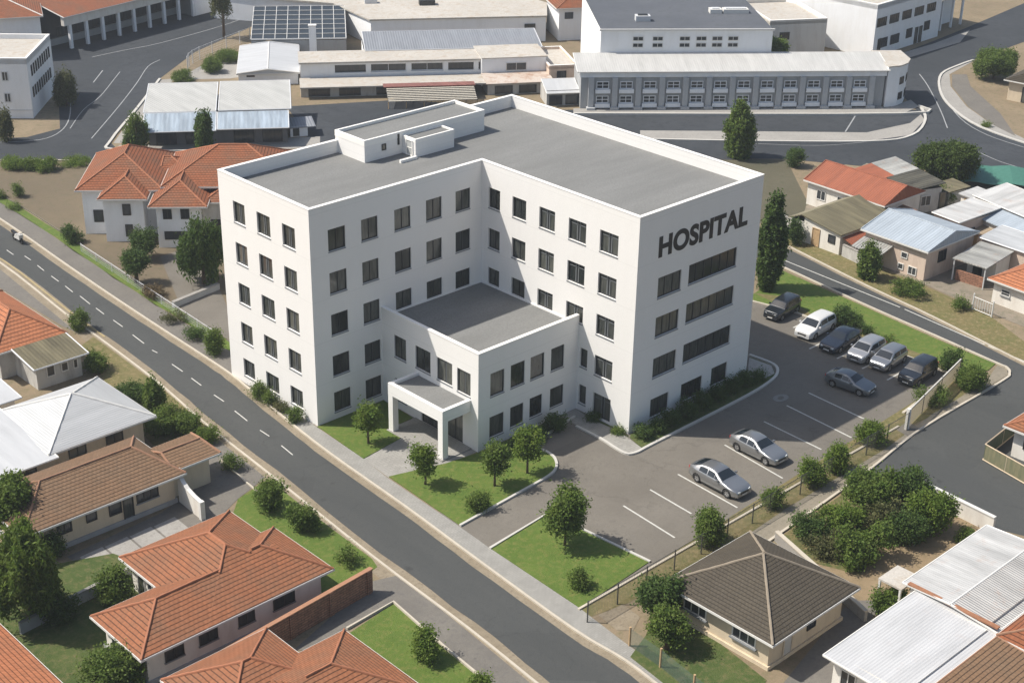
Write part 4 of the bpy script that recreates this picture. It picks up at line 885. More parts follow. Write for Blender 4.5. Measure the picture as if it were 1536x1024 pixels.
for a in (.15, L - .15): q = MB(); q.tube([F(a, .15, 0), F(a, .15, 2.0)], .07, 6); q.build('post', GALV, h)
walls(h, F, .4, L - .2, 2.2, dd - .2, -.05, 2.1, PALE); shed_roof(h, F, 0, L, 0, dd, 2.12, 2.4, ASHM); q = MB(); q.box(.3, L - .3, .35, .52, -.05, 1.0, F); q.build('low_wall', BRICK, h)
window(h, hf('f', 2.2, F), 1.0, .05, .9, 1.8, 1, 1, 0, name='door')
h = house('sheet_roof_house', 'pale grey sheet roof between the worn carport roof and the blue lean-to', (69.03, -14.54))
F = Fr((63.50, -15.23), (63.26, -19.72)); L = F.L; dd = depth(F, (67.08, -15.39))
walls(h, F, .2, L + 1, .2, dd - .2, -.05, 2.45, PINK); shed_roof(h, F, 0, L + 1.3, 0, dd, 2.62, 2.95, m_sheet('silver_sheet', (.44, .455, .465), .3, .55, dirt=.2, depth=.012), edge=GALV); window(h, hf('f', .2, F), 2, 1.0, 1.0, .9, 2, 1, 0, pm=PANEB)
h = house('tiled_house', 'white cottage with a red tiled hipped roof behind the white gate', (55.68, -22.99))
F = Fr((56.38, -20.41), (56.11, -24.54)); L = F.L
walls(h, F, .4, L + 1, .45, 6, -.05, 2.3, PALE); hip_roof(h, F, 0, L + 2, 0, 6.4, 2.25, .5, ORANGE2, RIDGEO)
window(h, hf('f', .45, F), 1.2, 1.0, .9, .6, 1, 2, 0, fm=FASCIA, pm=PANEB, sill=(.1, .05, 0)); window(h, hf('l', .4, F), 2, .9, .9, 1.0, 1, 1, 0, fm=FASCIA, pm=PANEB)
def small_shed(label, a, b_, dep, hh, rm, wm, tilt=.25):
    t = house('shed', label, a, cat='shed'); F = Fr(a, b_); L = F.L; walls(t, F, .1, L - .1, .1, dep - .1, -.05, hh - .06, wm); shed_roof(t, F, -.1, L + .1, -.15, dep + .1, hh, hh + tilt, rm); window(t, hf('f', .1, F), L * .3, .05, .75, min(1.6, hh - .35), 1, 1, 0, fm=WOOD, pm=WOOD, name='door'); return t
small_shed('small rusty shed in the yard between khaki roof and red-brown roof', (65.04, -3.68), (64.70, -5.97), 2.4, 1.6, m_sheet('rusty_sheet', (.27, .14, .08), .3, .85, dirt=.4), DIRTYW)
small_shed('small grey shed between the pale blue roof and the bright white roof', (64.92, -10.04), (64.64, -11.80), 2.4, 1.7, ASHM, PINK)
small_shed('tan lean-to shed beside the carport, in front of the pale grey sheet roof', (67.09, -11.94), (66.69, -13.82), 2.2, 1.7, m_sheet('tan_sheet', (.33, .26, .18), .3, .85, dirt=.35), PINK)
small_shed('dark little shed behind the blackened roof, near the green tarpaulin', (75.11, -3.02), (74.36, -5.44), 2.6, 1.7, KHAKI, DIRTYW)
small_shed('flat white sheet shed tucked between the two big white roofs', (74.17, -6.78), (73.79, -8.66), 2.4, 2.0, WHITEX, PALE)
h = house('cottage', 'brown cottage with a dark pitched roof beside the round bush, top right', (122, 9), cat='house')
F = Fr((113.31, 10.85), (114.10, 4.65)); L = F.L
walls(h, F, .2, L, .3, 6, -.05, 2.7, CREAM, gable=('v', 4.1)); hip_roof(h, F, -.3, L + .3, -.2, 6.4, 2.6, .5, DARKT, None, axis='v', hl=0, hr=0)
window(h, hf('l', .2, F), 2, .9, 1, 1, 1, 1, 0, pm=PANEB); window(h, hf('f', .3, F), 2, .05, .9, 1.9, 1, 1, 0, name='door')

# ------------------------------------------------------------------ far block of commercial buildings
h = house('office_block', 'long two storey grey block with a pale ribbed roof and twelve projecting bays', (83.74, 31.66), cat='office building')
F = Fr((70.68, 42.44), (99.20, 19.19)); L = F.L; HZ = 4.6
mb = MB(); walls(h, F, 0, L, 0, 7, -.05, HZ, GREYW)
fn = hf('f', 0, F)
bd = MB(); bd.box(-.15, L + .15, -.22, -.002, HZ - .75, HZ - .05, F); bd.build('fascia_band', WWALL, h)
mp = m_plain('grey_pilaster', (.40, .41, .415), .8, var=.15)
nb = 12; x0, x1 = 1.2, L - 1.6; st = (x1 - x0) / nb
for k in range(nb + 1):
    p_ = MB(); a = x0 + k * st; p_.box(a - .32, a + .32, -.5, -.003, -.02, HZ - .76, F); p_.box(a - .5, a + .5, -.9, -.003, -.02, .3, F); p_.build('pilaster', mp, h)
for k in range(nb):
    a = x0 + (k + .5) * st - .75
    for z in (.55, 2.3):
        b_ = MB(); fb(b_, fn, a - .15, a + 1.65, .003, .42, z - .35, z + .1); b_.build('balcony_panel', WWALL, h)
        window(h, fn, a, z + .12, 1.5, .9, 2, 2, .02, fm=WWALL, pm=PANEB, t=.09)
shed_roof(h, F, -.5, L + .4, -.5, 4.6, HZ + .02, HZ + .95, m_sheet('ribbed_pale_roof', (.49, .487, .47), .28, .7, dirt=.14, depth=.009), edge=FASCIA)
h2 = house('office_block', 'white rounded end building with small windows, right of the grey bays', (100.80, 18.55), cat='office building')
rg = [F(L + .25, -.3), F(L + 1.8, .2), F(L + 3.0, 1.4), F(L + 3.8, 3.2), F(L + 3.8, 7), F(L + .25, 7)]
MB().prism(rg, -.05, HZ + .3).build('wall', WWALL, h2); MB().prism([F(L + .2, -.4), F(L + 1.9, .1), F(L + 3.1, 1.3), F(L + 3.95, 3.1), F(L + 3.95, 7.1), F(L + .2, 7.1)], HZ + .302, HZ + .45).build('roof', FLATR, h2)
Fq = Fr(rg[1], rg[2])
for z in (.7, 2.6): window(h2, face_fn(Fq, 'f', 0), .25, z, 1.0, .9, 2, 1, 0, pm=PANEB)
Fq = Fr(rg[2], rg[3])
for z in (.7, 2.6): window(h2, face_fn(Fq, 'f', 0), .3, z, 1.2, .9, 2, 1, 0, pm=PANEB)
h = house('hall', 'tall white hall with six pairs of small windows and a big dark flat roof', (97.96, 52.67), cat='hall')
walls(h, F, 2.8, L - 13, 4.7, 24, -.05, 8.3, WWALL); fn = hf('f', 4.7, F)
MB().box(2.81, L - 13.01, 4.71, 24, 8.25, 8.34, F).build('roof_deck', FLATD, h)
fl_ = MB(); fl_.box(2.6, L - 12.8, 4.5, 4.698, 8.2, 8.42, F); fl_.build('fascia', FASCIA, h)
W_ = L - 15.8
for px in (945, 977, 1021, 1048, 1074, 1100):
    a = 2.8 + (px - 885) / 280 * W_ - .6
    for z in (6.15, 6.95): window(h, fn, a, z, 1.3, .55, 2, 1, 0, fm=FASCIA, pm=PANEB)
ru = thing('roof_unit', 'low white double roof unit near the right end of the dark roof deck', 'roof unit', F(19.4, 13.2, 8.34))
for k, (a, w_) in enumerate(((17.6, 1.5), (19.3, 3.2))):
    q = MB(); q.box(a, a + w_, 12.6, 13.9, 8.34, 8.85, F); q.build('casing', FASCIA, ru); q = MB(); q.box(a + .3, a + w_ - .3, 12.9, 13.6, 8.852, 8.95, F); q.build('grille', GALV, ru)
q = MB(); q.tube([F(19.1, 13.2, 8.5), F(19.3, 13.2, 8.5)], .15, 6); q.build('duct', GALV, ru)
ru = thing('roof_unit', 'grey ventilation unit on the dark roof deck near its left end', 'roof unit', F(8, 9, 8.34))
q = MB(); q.box(7.6, 9.4, 8.6, 9.8, 8.34, 9.0, F); q.build('casing', GALV, ru); q = MB(); q.box(7.9, 9.1, 8.9, 9.5, 9.0, 9.12, F); q.build('grille', TRIM, ru)
h = house('office_block', 'big blank white block with a windowed street side, top right', (118, 33), cat='office building')
F4 = Fr((117.6, 33.2), ang=rad(2)); walls(h, F4, 0, 17, 0, 18, -.05, 7.0, WWALL); flat_roof(h, F4, 0, 17, 0, 18, 6.6, .5, .3, WWALL, FLATR)
fn = hf('f', 0, F4)
for a, z in ((1.2, 1.0), (4.2, 1.0), (8.2, 1.2), (12.8, 1.5)): window(h, fn, a, z, 2.2 if a < 8 else 1.5, 1.3, 4, 1, 0, fm=TRIM, pm=PANEB)
for a in (.3, 3.4, 6.6, 9.8, 13.0): window(h, fn, a, 4.0, 2.3, 1.2, 4, 1, 0, fm=TRIM, pm=PANEB)
for a in (1.0, 10.5, 11.6): window(h, fn, a, .05, .8, 2.3, 1, 1, 0, fm=TRIM, name='door')
h = house('veranda_building', 'white veranda building attached to the end of the big white block, top right', (137, 35), cat='office building')
F5 = Fr((134.7, 35.5), ang=rad(2)); walls(h, F5, 0, 9, 1.6, 9, -.05, 4.6, WWALL); shed_roof(h, F5, -.0, 9.3, -.6, 9, 4.6, 5.1, FLATR)
for a in (.3, 3, 6, 8.8): MB().box(a - .14, a + .14, -.3, -.02, 0, 4.48, F5).build('column', WWALL, h)
window(h, hf('f', 1.6, F5), 1, .3, 1.6, 2.5, 2, 1, 0, pm=PANEB); window(h, hf('f', 1.6, F5), 4.5, .3, 1.6, 2.5, 2, 1, 0, pm=PANEB)
h = house('low_building', 'pale flat building between the dark roof deck and the white block', (116.74, 46.24), cat='building')
F6 = Fr((105.13, 41.29), (112.11, 37.17)); walls(h, F6, 0, F6.L, 0, 12, -.05, 5.2, PALE); flat_roof(h, F6, 0, F6.L, 0, 12, 5.0, .4, .25, PALE, FLATR); window(h, hf('f', 0, F6), 1.5, 2.8, 1.4, 1.0, 2, 1, 0, pm=PANEB)

# warehouse with the blue awning
A = (24.62, 63.44); B = (36.90, 54.73)
h = house('warehouse', 'pale sheet roofed warehouse with a bluish awning and a dark timber front', A, cat='warehouse')
F = Fr(A, B); L = F.L
walls(h, F, 0, L, 0, 10.6, -.05, 2.5, m_wall('dark_boards', (.16, .16, .165), (.07, .07, .07), .6))
for a in (.8, 4.0, 9.2, 12.3): window(h, hf('f', 0, F), a, .1, 2.2, 1.5, 3, 1, 0, fm=TRIM, pm=PANEB, name='shop_door')
AW = m_sheet('blue_awning', (.36, .43, .50), .5, .55, dirt=.3, depth=.008)
shed_roof(h, F, -.4, L * .49, -1.7, 1.85, 2.1, 3.12, AW, name='awning', edge=GALV); shed_roof(h, F, L * .5, L + .2, -1.5, 1.85, 2.15, 3.08, AW, name='awning', edge=GALV)
WR = m_sheet('warehouse_sheet', (.45, .45, .43), .32, .6, dirt=.15, depth=.015)
shed_roof(h, F, -.5, L * .487, 1.9, 11, 3.2, 3.9, WR, edge=GALV); shed_roof(h, F, L * .505, L + .5, 1.9, 11, 3.25, 3.95, WR, edge=GALV)
an = thing('annex', 'small lean-to annex with a grey sheet roof at the right end of the warehouse', 'annex', (39.47, 56.63))
Fa = Fr((38.10, 55.89), (39.85, 55.02)); walls(an, Fa, 0, Fa.L, 0, 2.2, -.05, 1.2, WWALL); shed_roof(an, Fa, -.1, Fa.L + .9, -.2, 2.5, 1.15, 1.5, GREYM); window(an, hf('f', 0, Fa), .3, .1, .7, .9, 1, 1, 0, name='door')

# the shopping complex
A = (45.34, 77.04); F = Fr(A, (51.58, 72.52)); L = F.L
h = house('barn', 'white barn with a low gable and a blank white front, beside the glasshouse', A, cat='barn')
walls(h, F, .2, L - .2, 0, 13, -.05, 1.5, WWALL, gable=('v', 2.1)); hip_roof(h, F, 0, L, -.2, 13.2, 1.5, .13, WHITEP, FASCIA, axis='v', hl=0, hr=0)
vent = MB(); fb(vent, hf('f', 0, F), 1.2, 2.2, .002, .05, 1.0, 1.2); vent.build('vent', TRIM, h)
h = house('glasshouse', 'dark glasshouse roof crossed by a lattice of white bars', (64.43, 90.05), cat='glasshouse')
A = (54.64, 87.33); F = Fr(A, (64.59, 79.84)); L = F.L
walls(h, F, 0, L, 0, 12.5, -.05, 2.0, GREYW); shed_roof(h, F, 0, L, 0, 12.5, 2.2, 3.6, m_plain('dark_glazing', (.022, .028, .034), .35, var=.4, scale=.5), edge=GALV)
for k in range(9):
    b_ = MB(); a = L * k / 8; b_.tube([F(a, 0, 2.22), F(a, 12.5, 3.62)], .05, 5); b_.build('glazing_bar', FASCIA, h)
for k in range(8):
    b_ = MB(); v = 12.5 * k / 7; z = 2.3 + 1.4 * k / 7; b_.tube([F(0, v, z - .06), F(L, v, z - .06)], .045, 5); b_.build('glazing_bar', FASCIA, h)
ch = thing('chimney_stack', 'white square chimney stack beside the glasshouse', 'chimney', (59.21, 80.00))
Fc = Fr((58.88, 80.28), (59.55, 79.72)); q = MB(); q.box(0, .9, 0, .7, 0, 4.6, Fc); q.build('shaft', WWALL, ch); q = MB(); q.box(-.08, .98, -.08, .78, 4.602, 4.72, Fc); q.build('cap', FASCIA, ch)
A = (50.31, 70.51); F = Fr(A, (68.62, 57.68)); L = F.L
h = house('shop_building', 'long white shop building with a window band and a grey ribbed roof', A, cat='shops')
fn = hf('f', 0, F)
ops = [(4.2, 8.0), (8.6, 13.0), (13.6, 17.6), (18.2, 21.4), (22.0, 24.4)]
wo = MB(); wall_open(wo, fn, 0, L, -.05, 3.2, [(a, b_, 1.9, 2.9) for a, b_ in ops], .5); wo.build('wall', WWALL, h)
walls(h, F, .01, L, .6, 5, -.05, 3.15, WWALL); walls(h, F, 8.1, L, 5.01, 11, -.05, 3.15, WWALL)
for k, (a, b_) in enumerate(ops): window(h, fn, a, 1.9, b_ - a, 1.0, (5, 2, 2, 5, 4)[k], 1, -.48, fm=TRIM if k in (0, 3, 4) else WWALL, pm=PANEB)
MB().box(-.2, L + .2, -.4, 5, 3.202, 3.4, F).build('front_roof', FLATR, h)
shed_roof(h, F, 8.2, L + 8.4, 4.4, 11.2, 3.5, 4.2, GREYM, edge=GALV); walls(h, F, 8.4, L + 8.2, 4.6, 11.0, 2.9, 3.48, WWALL, name='upper_wall')
MB().box(-.2, L, -4.6, -.41, 1.35, 1.5, F).build('canopy_roof', FLATR, h)
lw = MB(); lw.box(-.1, L * .5, -3.6, -.5, -.05, 1.3, F); lw.build('lower_wall', DIRTYW, h)
for a in (.8, 4.5, 9): window(h, hf('f', -3.6, F), a, .1, 2.6, 1.0, 3, 1, 0, fm=TRIM, pm=PANEB, name='shop_door')
h = house('shop_building', 'whitish shop building with one wide window above a stained forecourt roof', (72.09, 55.51), cat='shops')
F = Fr((68.01, 57.02), (74.96, 52.69)); L = F.L
walls(h, F, .05, L, 0, 6, -.05, 3.5, WWALL); MB().box(0, L + .2, -.1, 6, 3.502, 3.6, F).build('roof', FLATR, h)
window(h, hf('f', 0, F), L * .38, 1.9, 2.6, 1.0, 2, 1, 0, fm=FASCIA, pm=PANEB)
shed_roof(h, F, -.1, L + .2, -4.2, -.11, 1.5, 1.75, m_ground('stained_roof', (.55, .45, .37), (.62, .56, .5), (.36, .22, .15), .3, 1.0), name='forecourt_roof')
MB().box(.1, L, -3.8, -.4, -.05, 1.4, F).build('lower_wall', DIRTYW, h); window(h, hf('f', -3.8, F), 1, .1, 2.2, 1.0, 2, 1, 0, pm=PANEB, name='shop_door'); window(h, hf('f', -3.8, F), 4, .1, 2.2, 1.0, 2, 1, 0, pm=PANEB, name='shop_door')
st = thing('market_shed', 'open timber market shed with a dark red ridge and slatted pale roof', 'shed', (57.90, 54.43))
F = Fr((53.17, 57.05), (61.89, 51.02)); L = F.L
b_ = MB(); b_.box(-.3, L + .2, 3.3, 4.8, 1.62, 1.75, F); b_.build('red_roof', m_sheet('dull_red_sheet', (.25, .10, .08), .5, .7, dirt=.3), st)
for k in range(8):
    s_ = MB(); v = k * .42; z = .9 + k * .09; s_.box(0, L, v, v + .26, z, z + .06, F); s_.build('slat', m_plain('pale_slat', (.52, .48, .40), .8, var=.3) if k == 0 else bpy.data.materials['pale_slat'], st)
for k in range(6): 
    s_ = MB(); a = L * k / 5; s_.tube([F(a, .1, 0), F(a, .1, .88)], .06, 5); s_.build('post', WOOD, st)
    s_ = MB(); s_.tube([F(a, 0, .86), F(a, 3.3, 1.56)], .05, 5); s_.build('rafter', TRIM, st)
h = house('big_hall', 'wide bleached flat roofed hall behind the ribbed grey roof', (84.10, 83.39), cat='hall')
F = Fr((69.74, 82.79), (90.67, 69.03)); L = F.L
MB().prism([F(1.0, -1.0), F(L, -1.5), F(L + 1.5, 6), F(L - 5, 17), F(-12, 24), F(-20, 17), F(-3, 9)], -.05, 3.4).build('wall', WWALL, h); MB().prism([F(.8, -1.2), F(L + .1, -1.7), F(L + 1.6, 6), F(L - 5, 17.2), F(-12, 24.2), F(-20.3, 17), F(-3.3, 8.8)], 3.402, 3.6).build('roof', FLATR, h)
window(h, hf('f', -1.5, F), L - 3, 1.5, 1.5, 1, 2, 1, 0.05, pm=PANEB)
for i, (u_, v_, s_, lb) in enumerate(((8.5, 6, 1.0, 'dark boxy ventilator in the middle of the bleached flat roof'), (1.0, 8, .8, 'small pale ventilator left on the bleached flat roof'))):
    t_ = thing('roof_ventilator', lb, 'roof unit', F(u_, v_, 3.6)); q = MB(); q.box(u_, u_ + 2.2*s_, v_, v_ + 1.3*s_, 3.6, 3.6 + .7*s_, F); q.build('casing', TRIM if i == 0 else GALV, t_); q = MB(); q.box(u_ + .3, u_ + 1.3*s_, v_ + .25, v_ + 1.0*s_, 3.601 + .7*s_, 3.85 + .7*s_, F); q.build('cowl', GALV, t_)
h = house('market_hall', 'long sand coloured flat building beyond the bleached hall roof, at the top border', (102.85, 89.44), cat='hall')
F = Fr((90.75, 85.10), (105.49, 76.08)); L = F.L
walls(h, F, -9, L - 9, 14, 26, -.05, 4, PALE); flat_roof(h, F, -9, L - 9, 14, 26, 3.8, .3, .25, PALE, FLATR); window(h, hf('f', 14, F), 2, 1.5, 2, 1.2, 3, 1, 0, pm=PANEB)
h = house('small_house', 'small white house with a brownish red hipped roof between the shops and the dark deck', (93.71, 65.53), cat='house')
F = Fr((91.13, 66.74), (94.93, 64.51)); L = F.L
walls(h, F, .2, L + 1.6, .2, 7, -.05, 4.6, WWALL); hip_roof(h, F, -.3, L + 2.2, -.3, 7.6, 4.6, .4, RUST, RIDGEO)
fn = hf('f', .2, F); window(h, fn, 1.0, 3.0, 1.2, .9, 2, 1, 0, pm=PANEB); window(h, fn, 3.6, 2.8, 1.0, 1.1, 1, 1, 0, pm=PANEB)
h = house('flat_annex', 'low white annex with a sloped white roof between the shops and the grey bays', (70.73, 45.29), cat='annex')
F = Fr((68.16, 45.67), (71.79, 43.30)); L = F.L
walls(h, F, .1, L - .3, .2, 4, -.05, 1.9, DIRTYW); shed_roof(h, F, 0, L - .25, -.3, 3.2, 1.7, 2.5, WHITEP, edge=FASCIA)
for a in (.4, 2.4): window(h, hf('f', .2, F), a, .1, 1.6, 1.2, 2, 1, 0, pm=PANEB, name='shop_door')
h = house('yard_building', 'cluttered flat brownish building in the gap behind the low white annex', (80.52, 54.42), cat='building')
F = Fr((74.02, 51.14), (77.18, 49.24)); L = F.L
walls(h, F, 0, L, 0, 9, -.05, 2.6, PINK); flat_roof(h, F, 0, L, 0, 9, 2.5, .3, .2, PINK, FLATR); window(h, hf('f', 0, F), 1, 1.2, 1.2, .9, 2, 1, 0, pm=PANEB)

# arcade at the top left
A = (38.48, 105.82); F = Fr(A, (60.96, 110.90)); L = F.L
h = house('arcade_building', 'long arcade with white pillars and an orange tiled roof, top left', A, cat='arcade')
walls(h, F, -1, L, 3.2, 12, -.05, 4.3, DARKW)
ar = MB(); ar.box(-1, L, -.3, .3, 3.2, 4.4, F); ar.build('fascia_wall', PALE, h)
dw = MB(); dw.box(-1, L, 2.9, 3.195, 0, .9, F); dw.build('low_wall', GREYW, h)
for k in range(9):
    a = L * (k / 8.0) * .985 + .1; q = MB(); q.box(a - .2, a + .2, -.2, .2, -.02, 3.198, F); q.build('pillar', WWALL, h)
for k in range(8):
    a = L * (k / 8.0) * .985 + .5; window(h, hf('f', 3.2, F), a, 1.0, 2.0, 1.3, 3, 1, 0, fm=TRIM, pm=PANEB)
shed_roof(h, F, -1.2, L + 6, -.6, 8, 4.45, 6.4, RUST, edge=FASCIA); shed_roof(h, F, -1.2, L + 6, 8.0, 16, 6.4, 4.6, RUST, name='rear_roof')
q = MB(); q.box(L, L + 5, -.2, 3, -.05, 3.9, F); q.build('end_wall', WWALL, h)
h = house('corner_building', 'orange roofed corner building with a cream hip, far top left', (35.81, 113.09), cat='building')
F = Fr((24.66, 105.77), (33.59, 101.60)); L = F.L
walls(h, F, 0, L - 1, 2, 22, -.05, 5.6, WWALL); hip_roof(h, F, -.5, L - .6, 1.5, 22.5, 5.6, .35, RUST, FASCIA, axis='v')
window(h, hf('f', 2, F), 2, 3, 1.2, 1.2, 2, 1, 0, pm=PANEB)
h = house('far_building', 'white wall of a building beside the bare tree, at the top border', (71.53, 109.69), cat='building')
F = Fr((67.70, 110.67), (75.31, 109.92)); L = F.L; walls(h, F, 0, L, 0, 8, -.05, 4.2, WWALL); flat_roof(h, F, 0, L, 0, 8, 4.0, .4, .25, WWALL, FLATR); window(h, hf('f', 0, F), 1, 1.6, 1.3, 1, 2, 1, 0, pm=PANEB)
h = house('far_building', 'grey building behind the far street between arcade and white wall', (63.92, 110.56), cat='building')
F = Fr((60.81, 109.97), (67.17, 111.10)); L = F.L; walls(h, F, 0, L, 1, 8, -.05, 4.0, GREYW); flat_roof(h, F, 0, L, 1, 8, 3.8, .4, .25, GREYW, FLATR); window(h, hf('f', 1, F), 1.2, .1, 1.6, 2, 2, 1, 0, pm=PANEB, name='door')
# white building on the left border
h = house('office_block', 'white flat roofed building with rows of narrow windows, left border', (19.9, 80.7), cat='office building')
F = Fr((11.2, 88.4), (19.9, 80.7)); L = F.L; HT8 = 7.0
walls(h, F, 0, L, 0, 11, -.05, HT8 - .1, WWALL); flat_roof(h, F, 0, L, 0, 11, HT8 - .5, .5, .25, WWALL, FLATR)
fn = hf('f', 0, F)
for a in (L - 3.0, L - 5.6, L - 8.2, L - 10.8):
    for z in (4.4, 1.9): window(h, fn, a, z, .75, 1.1, 2, 1, 0, fm=GALV, pm=PANEB, t=.09)
fn = hf('r', L, F)
for k in range(9):
    window(h, fn, 1.3 + k * 1.0, 4.6, .5, 1.25, 1, 1, 0, fm=TRIM, pm=PANEB, t=.05)
    window(h, fn, 1.0 + k * 1.0, 2.2, .5, 1.2, 1, 1, 0, fm=TRIM, pm=PANEB, t=.05)
bnd = MB(); fb(bnd, hf('f', 0, F), 0, L, .002, .06, .95, 1.05); bnd.build('string_course', GALV, h)

# ------------------------------------------------------------------ trees and shrubs
def leaves(lobes, per, size, rng, droop=0., zmin=.02, clump=.34, flat=0.):
    """leaf-sized faces gathered in clumps over the skin and through the volume of the crown's lobes"""
    C_ = []
    for (cx, cy, cz, rx, ry, rz) in lobes:
        n = max(4, int(per * (rx * ry * rz) ** (2 / 3)))
        d = rng.normal(size=(n, 3)); d /= np.linalg.norm(d, axis=1)[:, None]
        rad_ = rng.uniform(.45, 1.06, n) ** .6
        C_.append(np.array([cx, cy, cz]) + d * rad_[:, None] * np.array([rx, ry, rz]))
    C_ = np.concatenate(C_); k = 40
    keep = rng.random(len(C_)) > .06; C_ = C_[keep]
    off = rng.normal(size=(len(C_), k, 3)) * clump * .5 * rng.uniform(.6, 1.25, (len(C_), 1, 1))
    if droop: off[..., 2] = off[..., 2] * (1 + droop) - np.abs(rng.normal(size=off.shape[:2])) * droop * .35; off[..., :2] *= .62
    q = (C_[:, None, :] + off).reshape(-1, 3); q = q[q[:, 2] > zmin]; n = len(q)
    nr = rng.normal(size=(n, 3)); nr[:, 2] = np.abs(nr[:, 2]) + .35; nr /= np.linalg.norm(nr, axis=1)[:, None]
    t = np.cross(nr, rng.normal(size=(n, 3))); t /= np.linalg.norm(t, axis=1)[:, None]
    if droop: t[:, 2] -= droop; t /= np.linalg.norm(t, axis=1)[:, None]
    b_ = np.cross(nr, t); s = size * rng.uniform(.6, 1.3, (n, 1)); l = s * (1.25 + droop * .8)
    V = np.stack([q - t * l * .6, q + b_ * s * .42 + nr * s * .08, q + t * l * .6, q - b_ * s * .42 + nr * s * .08], 1).reshape(-1, 3)
    return V, n
def leaf_mesh(name, V, n, m, root):
    me = bpy.data.meshes.new(name); me.vertices.add(4 * n); me.vertices.foreach_set('co', V.astype(np.float32).ravel())
    me.loops.add(4 * n); me.loops.foreach_set('vertex_index', np.arange(4 * n, dtype=np.int32))
    me.polygons.add(n); me.polygons.foreach_set('loop_start', np.arange(0, 4 * n, 4, dtype=np.int32)); me.polygons.foreach_set('loop_total', np.full(n, 4, dtype=np.int32))
    me.update(calc_edges=True); me.materials.append(m)
    o = bpy.data.objects.new(name, me); COL.objects.link(o); o.parent = root; return o
def plant(name, label, cat, at, h, r, style='bush', m=None, seed=0, group=None, size=None, per=78, trunk=None):
    rng = np.random.default_rng(seed + 11); R_ = random.Random(seed)
    t = thing(name, label, cat, (*at, 0), group); m = m or LEAF1
    t.rotation_euler.z = 0
    lobes = []; size = size or max(.075, min(.17, .06 + .022 * h)); dr = 0.; cl = .30 + .05 * min(h, 4); tk = MB(); org = Vector((*at, 0))
    def rnd(a, b_): return R_.uniform(a, b_)
    if style == 'lollipop':       # young tree: bare stem, egg-shaped crown
        th = trunk or h * .42; ch = (h - th * .8) / 2; cz = h - ch
        for k in range(9):
            a = k * 2.4 + seed; e = rnd(.2, .74) * r; z = cz + rnd(-.68, .72) * ch
            lobes.append((math.cos(a) * e, math.sin(a) * e, z, r * rnd(.28, .58), r * rnd(.28, .58), ch * rnd(.22, .48)))
        lobes.append((rnd(-.1, .1) * r, rnd(-.1, .1) * r, cz, r * .68, r * .68, ch * .84))
        tk.tube([(0, 0, -.05), (rnd(-.05, .05), rnd(-.05, .05), th * .6), (rnd(-.08, .08), rnd(-.08, .08), h * .75)], [.1, .075, .03], 7)
        for k in range(5):
            a = k * 1.3; tk.tube([(0, 0, th * (.75 + .1 * k)), (math.cos(a) * r * .55, math.sin(a) * r * .55, cz + .1 * k)], [.045, .015], 5)
    elif style == 'bush':
        for k in range(7):
            a = k * 2.4 + seed; e = rnd(.2, .72) * r; z = h * rnd(.25, .72)
            lobes.append((math.cos(a) * e, math.sin(a) * e, z, r * rnd(.26, .52), r * rnd(.26, .52), h * rnd(.16, .32)))
        lobes.append((0, 0, h * .42, r * .74, r * .74, h * .42))
        for k in range(5):
            a = k * 1.26; tk.tube([(math.cos(a) * .05, math.sin(a) * .05, -.03), (math.cos(a) * r * .4, math.sin(a) * r * .4, h * .5)], [.04, .012], 5)
    elif style == 'scrub':
        for k in range(8):
            a = k * 2.4 + seed; e = rnd(.1, .8) * r
            lobes.append((math.cos(a) * e, math.sin(a) * e, h * rnd(.2, .5), r * rnd(.22, .38), r * rnd(.22, .38), h * rnd(.2, .34)))
        per *= .72
        for k in range(6):
            a = k * 1.05; tk.tube([(0, 0, -.03), (math.cos(a) * r * .6, math.sin(a) * r * .6, h * .6)], [.025, .008], 5)
    elif style == 'column':
        n_ = 8
        for k in range(n_):
            z = h * (.12 + .8 * k / (n_ - 1)); w_ = r * (math.sin(math.pi * min(1, (.16 + .80 * k / (n_ - 1)))) ** .6)
            lobes.append((rnd(-.2, .2) * r, rnd(-.2, .2) * r, z, w_ * .9, w_ * .9, h * .13))
            a = k * 2.1; lobes.append((math.cos(a) * w_ * .5, math.sin(a) * w_ * .5, z + rnd(-.2, .2), w_ * .5, w_ * .5, h * .09))
        dr = .5; tk.tube([(0, 0, -.05), (.05, 0, h * .5), (0, 0, h * .85)], [.16, .1, .03], 7)
    elif style == 'willow':
        th = trunk or h * .22
        for k in range(10):
            a = k * 2.4 + seed; e = rnd(.35, .8) * r
            lobes.append((math.cos(a) * e, math.sin(a) * e, h * rnd(.30, .72), r * rnd(.24, .38), r * rnd(.24, .38), h * rnd(.16, .26)))
        lobes.append((0, 0, h * .74, r * .5, r * .5, h * .22)); dr = .95
        tk.tube([(0, 0, -.05), (.08, .04, th), (-.05, .05, h * .75)], [.2, .16, .05], 8)
        for k in range(6):
            a = k * 1.05; tk.tube([(0, 0, h * (.3 + .06 * k)), (math.cos(a) * r * .6, math.sin(a) * r * .6, h * .7), (math.cos(a) * r * .85, math.sin(a) * r * .85, h * .5)], [.07, .035, .012], 5)
    elif style == 'broad':
        th = trunk or h * .3
        for k in range(13):
            a = k * 2.4 + seed; e = rnd(.3, .72) * r; z = th + (h - th) * rnd(.25, .75)
            lobes.append((math.cos(a) * e, math.sin(a) * e, z, r * rnd(.28, .42), r * rnd(.28, .42), (h - th) * rnd(.2, .32)))
        lobes.append((0, 0, th + (h - th) * .5, r * .7, r * .7, (h - th) * .45))
        tk.tube([(0, 0, -.05), (.05, .02, th), (-.04, .06, h * .7)], [.22, .17, .06], 8)
